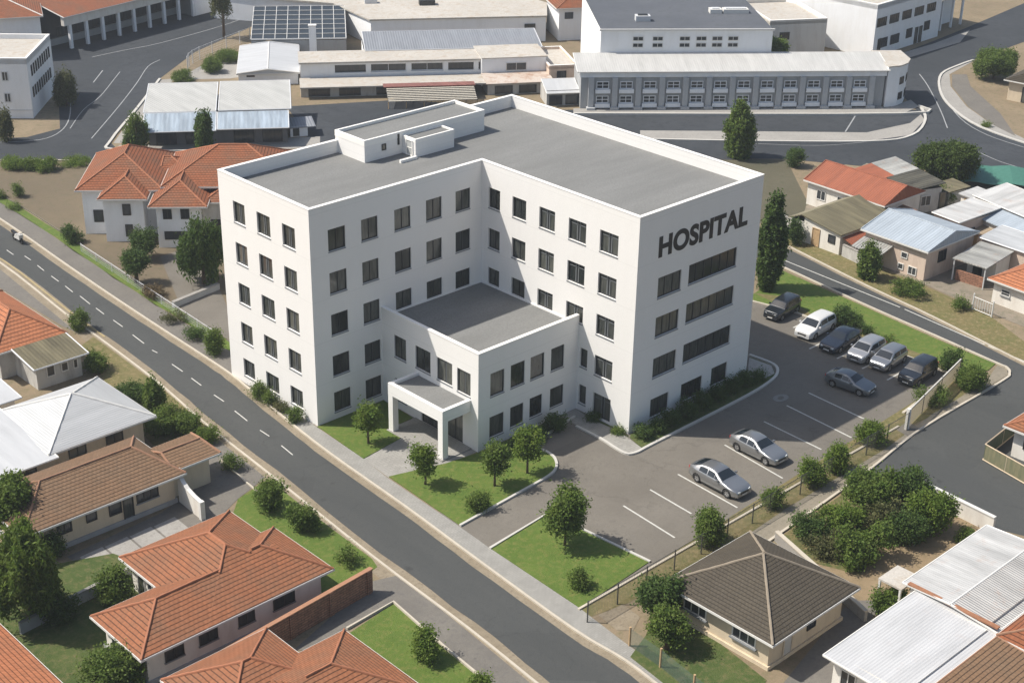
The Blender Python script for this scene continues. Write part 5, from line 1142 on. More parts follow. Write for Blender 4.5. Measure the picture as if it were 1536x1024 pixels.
        for k in range(6):
            a = k * 1.05 + .4; tk.tube([(0, 0, th * (.8 + .12 * k)), (math.cos(a) * r * .35, math.sin(a) * r * .35, th + (h - th) * .4), (math.cos(a) * r * .7, math.sin(a) * r * .7, th + (h - th) * .65)], [.09, .05, .015], 5)
    elif style == 'bare':
        tk.tube([(0, 0, -.05), (.1, 0, h * .35), (-.1, .1, h * .7), (.05, 0, h)], [.22, .17, .1, .02], 7)
        for k in range(26):
            z = h * rnd(.35, .95); a = rnd(0, 6.28); l = r * rnd(.5, 1.1) * (1.15 - z / h * .6)
            m1 = (math.cos(a) * l * .5, math.sin(a) * l * .5, z + .25 * l); m2 = (math.cos(a) * l, math.sin(a) * l, z + rnd(-.6, .4) * l)
            tk.tube([(0, 0, z - .2), m1, m2], [.05, .03, .008], 5)
        lobes = [(rnd(-.6, .6) * r, rnd(-.6, .6) * r, h * rnd(.5, .9), r * .45, r * .45, h * .14) for k in range(9)]; per = 16; dr = .8
    V, n = leaves(lobes, per, size, rng, dr, clump=cl)
    leaf_mesh('crown', V, n, m, t)
    tk.v = [(a + org.x, b_ + org.y, c) for a, b_, c in tk.v]
    tk.build('trunk' if style not in ('bush', 'scrub') else 'stem', BARK, t, smooth=True, uv=False)
    return t

G1 = 'young trees on the hospital lawns'
plant('young_tree', 'small green tree between the hospital corner and the porch', 'tree', (1.09, -4.48), 3.04, 0.86, 'lollipop', LEAF3, 1, G1)
plant('young_tree', 'slender tree on the lawn corner in front of the porch column', 'tree', (0.46, -11.40), 2.80, 0.86, 'lollipop', LEAF3, 2, G1)
plant('young_tree', 'small tree below the front corner of the two storey wing', 'tree', (3.82, -14.66), 3.14, 0.81, 'lollipop', LEAF1, 3, G1)
plant('young_tree', 'small tree near the curved kerb, beneath the ground floor windows of the wing', 'tree', (6.63, -14.92), 3.38, 0.85, 'lollipop', LEAF3, 4, G1)
plant('young_tree', 'largest lawn tree, on the lawn between driveway and car park', 'tree', (2.18, -22.94), 3.94, 1.15, 'lollipop', LEAF1, 5, G1)
G2 = 'low round shrubs on the hospital lawns'
plant('shrub', 'low round shrub on the lawn beside the driveway entrance', 'shrub', (0.94, -16.16), 1.48, 0.79, 'bush', LEAF1, 6, G2)
plant('shrub', 'low round shrub in the lawn in front of the largest lawn tree', 'shrub', (-0.38, -26.74), 1.50, 0.74, 'bush', LEAF1, 7, G2)
G3 = 'shrubs growing along the car park fence'
plant('shrub', 'big dense shrub by the parking fence next to the charcoal roof', 'shrub', (9.13, -28.90), 2.72, 1.12, 'bush', LEAF1, 8, G3)
plant('shrub', 'small shrub by the parking fence in front of the nearest silver car', 'shrub', (15.67, -28.87), 1.60, 0.77, 'bush', LEAF1, 9, G3)
plant('shrub', 'leafy shrub by the parking fence, lower one of the joined pair', 'shrub', (19.88, -28.85), 2.14, 0.93, 'bush', LEAF3, 10, G3)
plant('shrub', 'leafy shrub by the parking fence, upper one of the joined pair', 'shrub', (22.73, -28.89), 2.16, 1.04, 'bush', LEAF3, 11, G3)
plant('shrub', 'rounded shrub by the white end post of the parking fence', 'shrub', (27.72, -28.20), 2.00, 1.03, 'bush', LEAF3, 12, G3)
G4 = 'shrubs on the grass strip behind the parked cars'
plant('shrub', 'dark shrub on the grass strip behind the white hatchback', 'shrub', (43.15, -14.96), 1.96, 0.91, 'bush', LEAF2, 13, G4)
plant('shrub', 'lower dark shrub on the grass strip behind the dented dark car', 'shrub', (43.18, -16.21), 1.46, 0.74, 'bush', LEAF2, 14, G4)
plant('shrub', 'tiny shrub on the grass strip, last of three in a row', 'shrub', (43.16, -17.41), 0.72, 0.45, 'bush', LEAF2, 15, G4)
plant('shrub', 'shrub on the grass tip at the corner of the car park', 'shrub', (42.35, -25.72), 1.92, 0.98, 'bush', LEAF2, 16, G4)
plant('shrub', 'spreading shrub outside the car park corner, nearest the pavement bend', 'shrub', (40.93, -28.42), 2.00, 1.18, 'bush', LEAF1, 17, G4)
plant('scrub', 'flat scrubby growth on the grass strip behind the silver parked cars', 'shrub', (42.78, -19.62), 0.84, 1.12, 'scrub', LEAF1, 18, G4)
plant('scrub', 'tangled scrub against the outside of the pale fence panel', 'shrub', (36.50, -27.99), 1.74, 1.30, 'scrub', LEAF1, 19, G3)
G5 = 'hedge shrubs along the foot of the hospital'
hd = [(965, 655, 26, 'first hedge shrub by the right front corner of the hospital'), (985, 645, 26, 'hedge shrub under the left ground floor window of the sign side'), (1007, 634, 30, 'hedge shrub between the left and middle ground floor windows of the sign side'), (1030, 622, 30, 'hedge shrub left under the middle ground floor window of the sign side'), (1052, 610, 30, 'hedge shrub right under the middle ground floor window of the sign side'), (1075, 597, 30, 'hedge shrub left under the right ground floor window of the sign side'), (1096, 585, 30, 'hedge shrub right under the right ground floor window of the sign side'), (1118, 573, 30, 'hedge shrub just below the far end of the sign side'), (1137, 566, 26, 'last hedge shrub at the curved kerb of the sign side')]
for k, q_ in enumerate([((16.28, -16.91), 1.04, 0.72,), ((17.66, -16.95), 1.10, 0.73,), ((19.29, -16.93), 1.26, 0.78,), ((21.06, -16.88), 1.38, 0.84,), ((22.84, -16.79), 1.28, 0.80,), ((24.77, -16.66), 1.30, 0.81,), ((26.59, -16.53), 1.26, 0.82,), ((28.48, -16.43), 1.10, 0.78,), ((29.84, -16.59), 0.92, 0.68,)]):
    plant('hedge_shrub', hd[k][3], 'shrub', q_[0], q_[1], q_[2], 'bush', LEAF2, 20 + k, G5)
plant('hedge_shrub', 'dark shrub under the right ground floor windows of the two storey wing', 'shrub', (12.33, -11.79), 1.52, 0.82, 'bush', LEAF2, 30, G5)
plant('hedge_shrub', 'low dark shrub under the third ground floor window of the two storey wing', 'shrub', (10.40, -12.04), 1.08, 0.81, 'bush', LEAF2, 31, G5)
plant('hedge_shrub', 'low dark shrub under the second ground floor window of the two storey wing', 'shrub', (8.55, -12.05), 1.08, 0.76, 'bush', LEAF2, 32, G5)
plant('hedge_shrub', 'low dark shrub near the front corner of the two storey wing', 'shrub', (6.93, -11.99), 0.74, 0.65, 'bush', LEAF2, 33, G5)
plant('hedge_shrub', 'shrub beside the narrow door under the lit wall of the hospital', 'shrub', (15.51, -12.61), 0.66, 0.59, 'bush', LEAF2, 34, G5)
plant('hedge_shrub', 'shrub at the foot of the right front corner, on the footpath side', 'shrub', (15.35, -15.16), 0.50, 0.58, 'bush', LEAF1, 35, G5)
plant('hedge_shrub', 'leafy shrub at the foot of the sunny end wall, farthest up the road', 'shrub', (-0.60, 6.55), 1.28, 0.66, 'bush', LEAF1, 36, G5)
plant('hedge_shrub', 'shrub under the middle ground floor window of the sunny end wall', 'shrub', (-0.62, 5.14), 1.12, 0.55, 'bush', LEAF1, 37, G5)
plant('scrub', 'dry brownish scrub between two shrubs along the sunny end wall', 'shrub', (-0.54, 3.66), 0.94, 0.70, 'scrub', LEAF4, 38, G5)
plant('hedge_shrub', 'leafy shrub at the foot of the sunny end wall, nearest the corner', 'shrub', (-0.78, 1.68), 1.16, 0.64, 'bush', LEAF1, 39, G5)

# up the road on the left
G6 = 'garden trees and shrubs of the white houses behind the hospital'
plant('shrub', 'dark round shrub at the left corner of the white two storey house', 'shrub', (4.35, 43.67), 1.66, 0.97, 'bush', LEAF2, 40, G6)
plant('tree', 'dark round tree by the road in front of the white two storey houses', 'tree', (3.90, 31.40), 3.02, 1.14, 'broad', LEAF2, 41, G6)
plant('tree', 'dark tree between the two white houses behind the hospital', 'tree', (7.29, 35.71), 2.72, 1.24, 'broad', LEAF2, 42, G6)
plant('tree', 'big drooping dark tree against the upper left edge of the hospital', 'tree', (8.11, 27.29), 6.08, 2.14, 'willow', LEAF2, 43, G6)
plant('scrub', 'brown dry bush at the roadside below the dark round tree', 'shrub', (3.29, 28.10), 1.56, 1.23, 'scrub', LEAF5, 44, G6)
plant('shrub', 'small bush in the middle of the empty brown field, left', 'shrub', (6.42, 57.98), 1.40, 0.63, 'bush', LEAF1, 45, G6)
plant('scrub', 'small scrubby bush at the road verge beside the brown field', 'shrub', (4.45, 54.96), 0.70, 0.89, 'scrub', LEAF1, 46, G6)
plant('scrub', 'scrubby bush at the left border of the brown field', 'shrub', (4.96, 58.75), 0.92, 0.56, 'scrub', LEAF1, 47, G6)
plant('shrub', 'tall shrub at the foot of the sunny end wall, upper end of the pavement', 'shrub', (1.13, 15.05), 2.22, 0.86, 'bush', LEAF1, 48, G6)
plant('scrub', 'scrub along the roadside fence below the paved yard', 'shrub', (1.69, 18.49), 1.36, 1.21, 'scrub', LEAF2, 49, G6)
plant('scrub', 'low scrub along the roadside fence, farther up than the paved yard', 'shrub', (2.03, 22.31), 1.08, 1.13, 'scrub', LEAF4, 50, G6)
for k, (q_, lb) in enumerate(((((10.08, 66.31), 1.18, 1.63,), 'bright hedge piece at the far left border along the far street'), (((11.34, 64.66), 1.24, 1.10,), 'bright hedge piece in the middle along the far street'), (((12.49, 63.39), 1.38, 1.25,), 'bright round hedge end along the far street'), (((15.52, 63.31), 0.52, 2.22,), 'low thin hedge strip beside the orange roofs along the far street'))):
    plant('hedge_shrub', lb, 'hedge', q_[0], q_[1], q_[2], 'bush', LEAF3, 52 + k, 'hedge along the far street')
# left bank
G7 = 'garden trees and shrubs left of the main road'
plant('shrub', 'round shrub at the road edge beside the bright orange roof', 'shrub', (-4.59, 26.09), 1.84, 0.85, 'bush', LEAF1, 60, G7)
plant('shrub', 'shrub in the shade between grey lean-to and white sheet roof', 'shrub', (-7.33, 18.48), 1.48, 1.23, 'bush', LEAF1, 61, G7)
plant('conifer', 'clipped upright conifer beside the tip of the white sheet roof', 'tree', (-7.88, 9.12), 2.90, 0.85, 'column', LEAF1, 62, G7)
plant('shrub', 'wide dark shrub mass behind the white sheet roof', 'shrub', (-8.24, 11.94), 2.00, 1.43, 'bush', LEAF2, 63, G7)
plant('shrub', 'leafy bush above the small tiled extension, nearest the conifer', 'shrub', (-8.62, 6.56), 1.94, 1.47, 'bush', LEAF1, 64, G7)
plant('shrub', 'leafy bush above the small tiled extension, in the middle', 'shrub', (-7.42, 5.49), 1.78, 1.22, 'bush', LEAF1, 65, G7)
plant('shrub', 'leafy bush by the road right of the small tiled extension', 'shrub', (-7.12, 3.39), 1.18, 0.82, 'bush', LEAF3, 66, G7)
plant('scrub', 'flat leafy shrub on the drive below the small tiled extension', 'shrub', (-8.10, -0.98), 1.46, 0.89, 'scrub', LEAF1, 67, G7)
plant('shrub', 'large round shrub on the lawn beside the tiled bungalow, upper one', 'shrub', (-9.04, -6.85), 2.34, 0.98, 'bush', LEAF1, 68, G7)
plant('shrub', 'large round shrub on the lawn beside the tiled bungalow, lower one', 'shrub', (-9.00, -10.46), 2.00, 0.96, 'bush', LEAF1, 69, G7)
plant('scrub', 'faint low shrub on the lawn near the end of the brick wall', 'shrub', (-9.28, -15.31), 1.36, 0.80, 'scrub', LEAF1, 70, G7)
plant('shrub', 'round bush on the lawn beside the bottom bungalow', 'shrub', (-11.80, -25.87), 2.14, 0.85, 'bush', LEAF3, 71, G7)
plant('shrub', 'bush cut off by the bottom border beside the pavement', 'shrub', (-11.58, -30.19), 1.36, 0.75, 'bush', LEAF3, 72, G7)
plant('tree', 'big leafy tree in front of the brown tiled roof, left border', 'tree', (-23.10, 0.69), 4.48, 1.43, 'broad', LEAF1, 73, G7)
plant('tree', 'big drooping tree below the brown tiled roof, left border', 'tree', (-26.48, -7.64), 6.30, 2.06, 'willow', LEAF1, 74, G7)
plant('shrub', 'shrub at the left corner of the brown tiled house', 'shrub', (-22.28, -2.58), 1.70, 0.87, 'bush', LEAF2, 75, G7)
plant('shrub', 'bright shrub in the shaded garden left of the tiled bungalow', 'shrub', (-22.01, -9.46), 2.50, 1.12, 'bush', LEAF1, 76, G7)
plant('shrub', 'dense bush at the bottom corner of the tiled bungalow', 'shrub', (-25.77, -16.50), 2.58, 1.92, 'bush', LEAF1, 77, G7)
plant('shrub', 'dark shrub beneath the big drooping tree', 'shrub', (-25.18, -8.38), 2.10, 1.24, 'bush', LEAF2, 78, G7)
# right foreground
G8 = 'garden trees below the car park fence'
plant('tree', 'dark tree beside the charcoal roofed house, farther from the green fence', 'tree', (0.32, -32.38), 3.14, 1.31, 'broad', LEAF2, 80, G8)
plant('tree', 'lighter tree beside the charcoal roofed house, next to the green fence', 'tree', (-1.03, -34.33), 2.62, 1.17, 'broad', LEAF1, 81, G8)
plant('shrub', 'bush between the charcoal roof and the white corrugated roof', 'shrub', (11.06, -41.23), 2.14, 1.11, 'bush', LEAF1, 82, G8)
plant('shrub', 'bush by the end of the white wall next to the rusty white roof', 'shrub', (21.60, -39.84), 1.00, 0.67, 'bush', LEAF1, 83, G8)
G9 = 'thicket of bushes on the empty lot'
th_ = [(((14.42, -32.95), 2.30, 1.62,), 'broad low bush at the left tip of the thicket', LEAF2, 'scrub'), (((16.44, -33.93), 2.90, 1.86,), 'bush in the upper left of the thicket, along the kerb', LEAF3, 'scrub'), (((19.71, -33.62), 2.96, 1.82,), 'tall bush at the top of the thicket', LEAF1, 'broad'), (((14.70, -36.48), 3.18, 1.73,), 'bush at the bottom of the thicket above the ochre earth', LEAF1, 'scrub'), (((17.91, -35.78), 3.24, 1.42,), 'brownish tangled bush in the heart of the thicket', LEAF4, 'scrub'), (((22.21, -35.31), 2.92, 1.33,), 'rounded bush at the upper right of the thicket', LEAF2, 'broad'), (((20.97, -37.48), 3.26, 1.40,), 'bush at the right end of the thicket near the white wall', LEAF3, 'bush'), (((18.79, -37.30), 2.40, 1.33,), 'dark bush at the lower right of the thicket', LEAF2, 'bush'), (((13.82, -34.68), 1.98, 1.30,), 'low bush at the lower left of the thicket', LEAF4, 'scrub')]
for k, (q_, lb, lm, st_) in enumerate(th_): plant('thicket_bush', lb, 'bush', q_[0], q_[1], q_[2], st_, lm, 85 + k, G9)
# far right and behind
G10 = 'trees beside the side road'
plant('conifer', 'tall dark conifer against the right edge of the hospital', 'tree', (44.35, -6.19), 8.70, 1.25, 'column', LEAF2, 100, G10)
plant('tree', 'tall dark tree standing at the far street behind the hospital roof', 'tree', (70.78, 18.52), 6.08, 1.71, 'column', LEAF1, 101, G10)
plant('shrub', 'round shrub at the corner of the brown field behind the hospital', 'shrub', (73.03, 12.46), 2.40, 1.10, 'bush', LEAF2, 102, G10)
plant('tree', 'huge round dense tree beside the far street junction', 'tree', (81.58, -1.16), 4.98, 3.60, 'bush', LEAF6, 103, G10, per=52)
plant('tree', 'spreading bright tree at the curved pavement, top right', 'tree', (121.00, 16.86), 3.76, 3.21, 'broad', LEAF1, 104, G10, trunk=.7)
plant('shrub', 'leafy tree top between the white block and the grey bays', 'tree', (95.16, 33.38), 6.3, 2.1, 'broad', LEAF1, 105, G10)
plant('shrub', 'ivy-like bush against the front of the pale blue roofed house', 'shrub', (53.07, -10.70), 3.34, 1.04, 'column', LEAF1, 106, G10)
plant('scrub', 'weeds at the foot of the pinkish house', 'shrub', (52.88, -14.87), 1.78, 1.81, 'scrub', LEAF1, 107, G10)
plant('shrub', 'bush by the shabby wall left of the cottage with brown door', 'shrub', (54.86, -1.23), 2.56, 0.77, 'bush', LEAF2, 108, G10)
plant('shrub', 'bush behind the dark patchy roof near the green tarpaulin', 'shrub', (75.13, -4.33), 1.92, 1.27, 'bush', LEAF1, 109, G10)
plant('scrub', 'weeds beside the white metal gate', 'shrub', (53.65, -19.72), 1.38, 1.02, 'scrub', LEAF1, 110, G10)
plant('scrub', 'tuft of weeds at the end of the round pavement', 'shrub', (101.78, 6.47), 0.80, 0.58, 'scrub', LEAF3, 111, G10)
# far left
G11 = 'street trees along the far street'
plant('street_tree', 'drooping street tree at the corner of the blue awning warehouse', 'tree', (22.62, 62.45), 4.26, 1.35, 'willow', LEAF1, 120, G11)
plant('street_tree', 'street tree in front of the middle of the blue awning warehouse', 'tree', (27.11, 56.21), 5.04, 1.10, 'willow', LEAF2, 121, G11)
plant('street_tree', 'drooping olive tree at the corner of the white left building', 'tree', (25.31, 82.95), 4.10, 1.33, 'willow', LEAF4, 122, G11)
plant('street_tree', 'drooping tree in front of the white left building at the border', 'tree', (13.71, 74.99), 3.64, 0.86, 'willow', LEAF4, 123, G11)
plant('sparse_tree', 'tall thin sparse tree beside the far street, top left', 'tree', (56.91, 97.29), 8.02, 1.90, 'bare', LEAF4, 124, G11)
plant('shrub', 'hedge shrub inside the curved wire fence beside the barn, upper one', 'shrub', (50.75, 87.14), 1.60, 2.25, 'bush', LEAF1, 125, G11)
plant('shrub', 'hedge shrub inside the curved wire fence beside the barn, lower one', 'shrub', (46.33, 84.16), 1.90, 1.58, 'bush', LEAF1, 126, G11)
plant('shrub', 'low shrub at the top corner of the warehouse roof', 'shrub', (41.39, 83.52), 1.20, 1.73, 'bush', LEAF1, 127, G11)

# ------------------------------------------------------------------ cars
def car(label, at, ang, style, paint_, L=4.6, W=1.85, name='parked_car', group='cars in the hospital car park', cat='car', rimm=None, scale=1.0):
    """x runs forward; every car is lofted from its own side profile with real wheel arches"""
    t = bpy.data.objects.new(name, None); COL.objects.link(t); t.empty_display_size = .5; t.location = (at[0], at[1], .012); t.scale = (scale, scale, scale); t.rotation_euler.z = ang
    t['label'] = label; t['category'] = cat; t['group'] = group; t['org'] = [0, 0, 0]
    h = L / 2
    PR = {  # x as a fraction of half length, roof/bonnet height, belt height, half width factor, roof half width factor
     'saloon': dict(top=[(1, .50), (.985, .62), (.93, .72), (.80, .79), (.47, .93), (.40, .97), (.08, 1.36), (-.02, 1.42), (-.22, 1.455), (-.42, 1.43), (-.55, 1.37), (-.88, 1.08), (-.95, 1.04), (-.985, .98), (-1, .55)], belt=[(1, .5), (.93, .70), (.4, .90), (-.3, .95), (-.95, 1.0), (-1, .55)], wind=(.38, .08), rear=(-.57, -.86), side=[(.33, .02, -.02, .04), ], rw=.66),
     'suv': dict(top=[(1, .60), (.985, .80), (.93, .93), (.55, 1.03), (.48, 1.06), (.22, 1.54), (.12, 1.61), (-.3, 1.66), (-.75, 1.62), (-.85, 1.55), (-.96, 1.10), (-.99, 1.0), (-1, .6)], belt=[(1, .6), (.93, .88), (.45, 1.02), (-.9, 1.08), (-1, .6)], wind=(.46, .22), rear=(-.86, -.955), rw=.74),
     'hatch': dict(top=[(1, .55), (.985, .72), (.92, .84), (.66, .97), (.60, 1.0), (.25, 1.46), (.15, 1.53), (-.3, 1.56), (-.72, 1.50), (-.82, 1.42), (-.96, 1.06), (-.99, .95), (-1, .55)], belt=[(1, .55), (.92, .8), (.55, .97), (-.9, 1.04), (-1, .55)], wind=(.58, .25), rear=(-.83, -.95), rw=.70),
    }[style]
    def lerp(tb, x):
        for (a, p), (b_, q) in zip(tb, tb[1:]):
            if a >= x >= b_: return p + (q - p) * ((a - x) / (a - b_) if a != b_ else 0)
        return tb[-1][1] if x < tb[-1][0] else tb[0][1]
    wr = .345 if style == 'suv' else .32; ar = wr + .065; WX = (h * .62, -h * .60)
    xs = sorted({round(q * h, 4) for q, _ in PR['top']} | {round(w_ + ar * c, 4) for w_ in WX for c in (-1, -.985, -.9, -.7, -.4, 0, .4, .7, .9, .985, 1)} | {-h * .3, 0, h * .2}, reverse=True)
    xs = [x for i, x in enumerate(xs) if i == 0 or xs[i-1] - x > .004]
    def sect(x):
        f_ = x / h; top = lerp(PR['top'], f_); belt = min(lerp(PR['belt'], f_), top - .012)
        e = max(0, abs(f_) - .62) / .38; w_ = W / 2 * (1 - .20 * e ** 2.2); zb = .20 + .06 * e
        for wx_ in WX:
            dx = abs(x - wx_)
            if dx < ar: zb = max(zb, wr + math.sqrt(max(0, ar * ar - dx * dx)))
        cab = max(0., min(1., (top - belt) / .45)); rwid = w_ * (.93 - (.93 - PR['rw'] / .925 * .98) * cab)
        mid = max(zb + .02, .2 + (belt - .2) * .55); lo = max(zb + .01, .36)
        return [(0, zb), (w_ * .93, zb), (w_ * .99, lo), (w_, max(mid, lo + .01)), (w_ * .985, max(belt - .05, lo + .02)), (w_ * .955, belt), (rwid * 1.0, top - .055 * cab - .006), (rwid * .90, top - .012), (rwid * .5, top + .012), (0, top + .018)]
    sec = [sect(x) for x in xs]; nb_ = len(sec[0]); mb = MB()
    for x, s_ in zip(xs, sec):
        mb.v += [(x, y, z) for y, z in s_] + [(x, -y, z) for y, z in s_[1:-1]]
    per = nb_ + nb_ - 2
    def idx(i, j):  # j runs round the section
        return i * per + j
    order = list(range(nb_)) + [nb_ + k for k in reversed(range(nb_ - 2))]
    for i in range(len(xs) - 1):
        for j in range(per): a, b_ = order[j], order[(j + 1) % per]; mb.f.append((idx(i, a), idx(i, b_), idx(i+1, b_), idx(i+1, a)))
    mb.f.append(tuple(idx(0, a) for a in order)); mb.f.append(tuple(idx(len(xs)-1, a) for a in reversed(order)))
    body = mb.build('body', paint_, t, smooth=True, uv=False)
    md = body.modifiers.new('edges', 'EDGE_SPLIT'); md.split_angle = rad(38)
    def at_(x, j0, j1, k, out=.008, sgn=1):
        s_ = sect(x); (y0, z0), (y1, z1) = s_[j0], s_[j1]; y, z = y0 + (y1 - y0) * k, z0 + (z1 - z0) * k
        n_ = Vector((0, z1 - z0, -(y1 - y0))).normalized(); return (x, sgn * (y + n_.y * out), z + n_.z * out)
    # side glass: two panes each side, between belt and roof
    w0, w1 = PR['wind']; r0, r1 = PR['rear']
    for sgn in (1, -1):
        g = MB()
        for (xa, xb) in (((w1 - .02) * h, -.20 * h), (-.235 * h, (r0 + .03) * h if style == 'saloon' else (r0 + .09) * h)):
            n_ = 6
            for i in range(n_):
                p, q = xa + (xb - xa) * i / n_, xa + (xb - xa) * (i + 1) / n_
                k0 = .1
                g.poly([at_(p, 5, 6, k0, .008, sgn), at_(q, 5, 6, k0, .008, sgn), at_(q, 5, 6, .86, .008, sgn), at_(p, 5, 6, .86, .008, sgn)])
        fx = w1 * h - .02   # small front quarter light along the screen pillar
        xa, xb = (w0 - .07) * h, w1 * h - .015
        g.poly([at_(xa, 5, 6, .12, .008, sgn), at_(xb, 5, 6, .12, .008, sgn), at_(xb, 5, 6, .80, .008, sgn)])
        g.build('side_window', CGLASS, t, uv=False)
        m_ = MB(); s_ = sect(w0 * h - .28); m_.box(w0 * h - .36, w0 * h - .22, sgn * W * .49, sgn * (W * .49 + .17), s_[5][1] + .02, s_[5][1] + .15); m_.build('mirror', paint_, t, uv=False)
    def screen(name, fa, fb_, inset):
        g = MB(); n_ = 5; ys = [-1, -.5, 0, .5, 1]
        for i in range(n_):
            p, q = (fa + (fb_ - fa) * (i + .12) / (n_ + .2)) * h, (fa + (fb_ - fa) * (i + 1.12) / (n_ + .2)) * h
            def row(x):
                s_ = sect(x); w_ = s_[7][0]; slope = (lerp(PR['top'], (x + .05) / h) - lerp(PR['top'], (x - .05) / h)) / .1; n2 = Vector((-slope, 0, 1)).normalized() * .014
                zc, ze = s_[9][1], s_[7][1]
                return [(x + n2.x, w_ * inset * y, ze + (zc - ze) * (1 - abs(y) ** 2) + n2.z) for y in ys]
            A_, B_ = row(p), row(q)
            for k in range(4): g.poly([A_[k], A_[k+1], B_[k+1], B_[k]])
        return g.build(name, CGLASS, t, uv=False)
    screen('windscreen', w0 - .01, w1 + .02, .98); screen('rear_window', r0, r1, .96)
    # lamps, grille, plates
    for sgn in (1, -1):
        hl = MB(); x = h * .955; s_ = sect(x); y0 = s_[5][0]
        hl.hexa([(h * .90, sgn * (y0 * 1.02), .56 + .1 * (style == 'suv')), (h * .993, sgn * y0 * .80, .56 + .1 * (style == 'suv')), (h * .995, sgn * y0 * .5, .56 + .1 * (style == 'suv')), (h * .93, sgn * y0 * .5, .58), (h * .90, sgn * (y0 * 1.02), .70 + .14 * (style == 'suv')), (h * .985, sgn * y0 * .80, .66 + .14 * (style == 'suv')), (h * .988, sgn * y0 * .5, .64 + .14 * (style == 'suv')), (h * .93, sgn * y0 * .5, .64)]); hl.build('headlight', HEADL, t, uv=False)
        tl = MB(); s_ = sect(-h * .955); y0 = s_[4][0]; zt = .94 if style != 'suv' else 1.05
        tl.hexa([(-h * .90, sgn * y0 * 1.03, zt - .2), (-h * .998, sgn * y0 * .95, zt - .2), (-h * 1.0, sgn * y0 * .58, zt - .18), (-h * .93, sgn * y0 * .6, zt - .18), (-h * .90, sgn * y0 * 1.03, zt), (-h * .993, sgn * y0 * .95, zt), (-h * .995, sgn * y0 * .58, zt - .02), (-h * .93, sgn * y0 * .6, zt - .02)]); tl.build('tail_light', TAIL, t, uv=False)
    gr = MB(); gr.box(h * .95, h * 1.004, -.42, .42, .46, .60 + .12 * (style == 'suv')); gr.build('grille', TRIM, t, uv=False)
    np_ = MB(); np_.box(h * 1.0, h * 1.012, -.26, .26, .34, .44); np_.build('number_plate', FASCIA, t, uv=False)
    ub = MB(); ub.box(-h * .93, h * .93, -W * .36, W * .36, .17, .62); ub.build('underbody', TRIM, t, uv=False)
    sk_ = MB()
    for sgn in (1, -1): sk_.box(WX[1] + ar + .05, WX[0] - ar - .05, sgn * W * .462, sgn * W * .478, .17, .26)
    sk_.build('side_skirt', TRIM, t, uv=False)
    for wx_ in WX:
        for sgn in (1, -1):
            y1 = sgn * (W / 2 - .015); y0 = sgn * (W / 2 - .24); ty = MB(); n_ = 20; prof = [(y0, wr * .8), (y0, wr * .97), (y0 + sgn * .03, wr), (y1 - sgn * .03, wr), (y1, wr * .96), (y1, wr * .66), (y1 - sgn * .05, wr * .64)]
            for (yy, rr) in prof: ty.v += [(wx_ + rr * math.cos(2*math.pi*k/n_), yy, wr + rr * math.sin(2*math.pi*k/n_)) for k in range(n_)]
            for a in range(len(prof) - 1): ty.f += [(a*n_+k, a*n_+(k+1) % n_, (a+1)*n_+(k+1) % n_, (a+1)*n_+k) for k in range(n_)]
            wh = ty.build('wheel', RUBBER, t, smooth=True, uv=False)
            rm = MB(); yo = y1 - sgn * .02; yi = y1 - sgn * .06
            for k in range(5):
                a = 2 * math.pi * k / 5; c_, s2 = math.cos(a), math.sin(a); d_ = .045
                rm.poly([(wx_ + c_*.03 - s2*d_, yo, wr + s2*.03 + c_*d_), (wx_ + c_*wr*.64 - s2*d_*1.5, yo, wr + s2*wr*.64 + c_*d_*1.5), (wx_ + c_*wr*.64 + s2*d_*1.5, yo, wr + s2*wr*.64 - c_*d_*1.5), (wx_ + c_*.03 + s2*d_, yo, wr + s2*.03 - c_*d_)])
            i = len(rm.v); rm.v += [(wx_ + rr * math.cos(2*math.pi*k/n_), yo, wr + rr * math.sin(2*math.pi*k/n_)) for rr in (wr*.66, wr*.56) for k in range(n_)]; rm.f += [(i+k, i+(k+1) % n_, i+n_+(k+1) % n_, i+n_+k) for k in range(n_)]
            rm.build('rim', rimm or RIM, wh, uv=False)
            dk = MB(); dk.v = [(wx_ + wr*.65 * math.cos(2*math.pi*k/n_), yi, wr + wr*.65 * math.sin(2*math.pi*k/n_)) for k in range(n_)]; dk.f = [tuple(range(n_))]; dk.build('brake_disc', TRIM, wh, uv=False)
    return t
SILVER = m_paint('silver_paint', (.33, .335, .34), .75, .3); WHITEC = m_paint('white_paint', (.56, .56, .55), .0, .35); BLACKC = m_paint('black_paint', (.018, .022, .028), .2, .25); GREYC = m_paint('dark_grey_paint', (.17, .185, .20), .55, .28); PSIL = m_paint('pale_silver_paint', (.43, .43, .43), .65, .32)
D90 = rad(-91)
car('silver saloon parked nearest the charcoal roof, first from the big lawn', (15.23, -24.79), rad(-92), 'saloon', SILVER, 4.55, scale=.97)
car('silver saloon parked beyond the nearest one, close to the building shadow', (20.60, -23.87), rad(-92), 'saloon', SILVER, 4.45, scale=.95)
car('dark grey saloon driving in the shadow between the two rows of bays', (33.98, -22.23), rad(-84), 'saloon', GREYC, 4.2, scale=.9)
car('black estate car parked alone next to the hospital wall corner', (41.10, -10.28), rad(186), 'suv', BLACKC, 4.5, scale=.88)
car('white high-roofed hatchback parked between two dark cars', (40.28, -14.34), rad(184), 'hatch', WHITEC, 4.5, scale=.95)
car('dark blue-black saloon parked right of the white hatchback', (39.70, -17.22), rad(184), 'saloon', m_paint('midnight_paint', (.02, .027, .042), .3, .25), 4.6, scale=.94)
car('pale silver hatchback with a chrome grille, left one of the silver pair', (39.63, -19.79), rad(184), 'hatch', PSIL, 4.2, scale=.92)
car('silver compact estate, right one of the silver pair', (39.72, -21.80), rad(184), 'hatch', SILVER, 4.1, scale=.9)
car('black off-road car parked at the corner of the fence', (39.35, -24.74), rad(184), 'suv', BLACKC, 4.4, scale=.9)
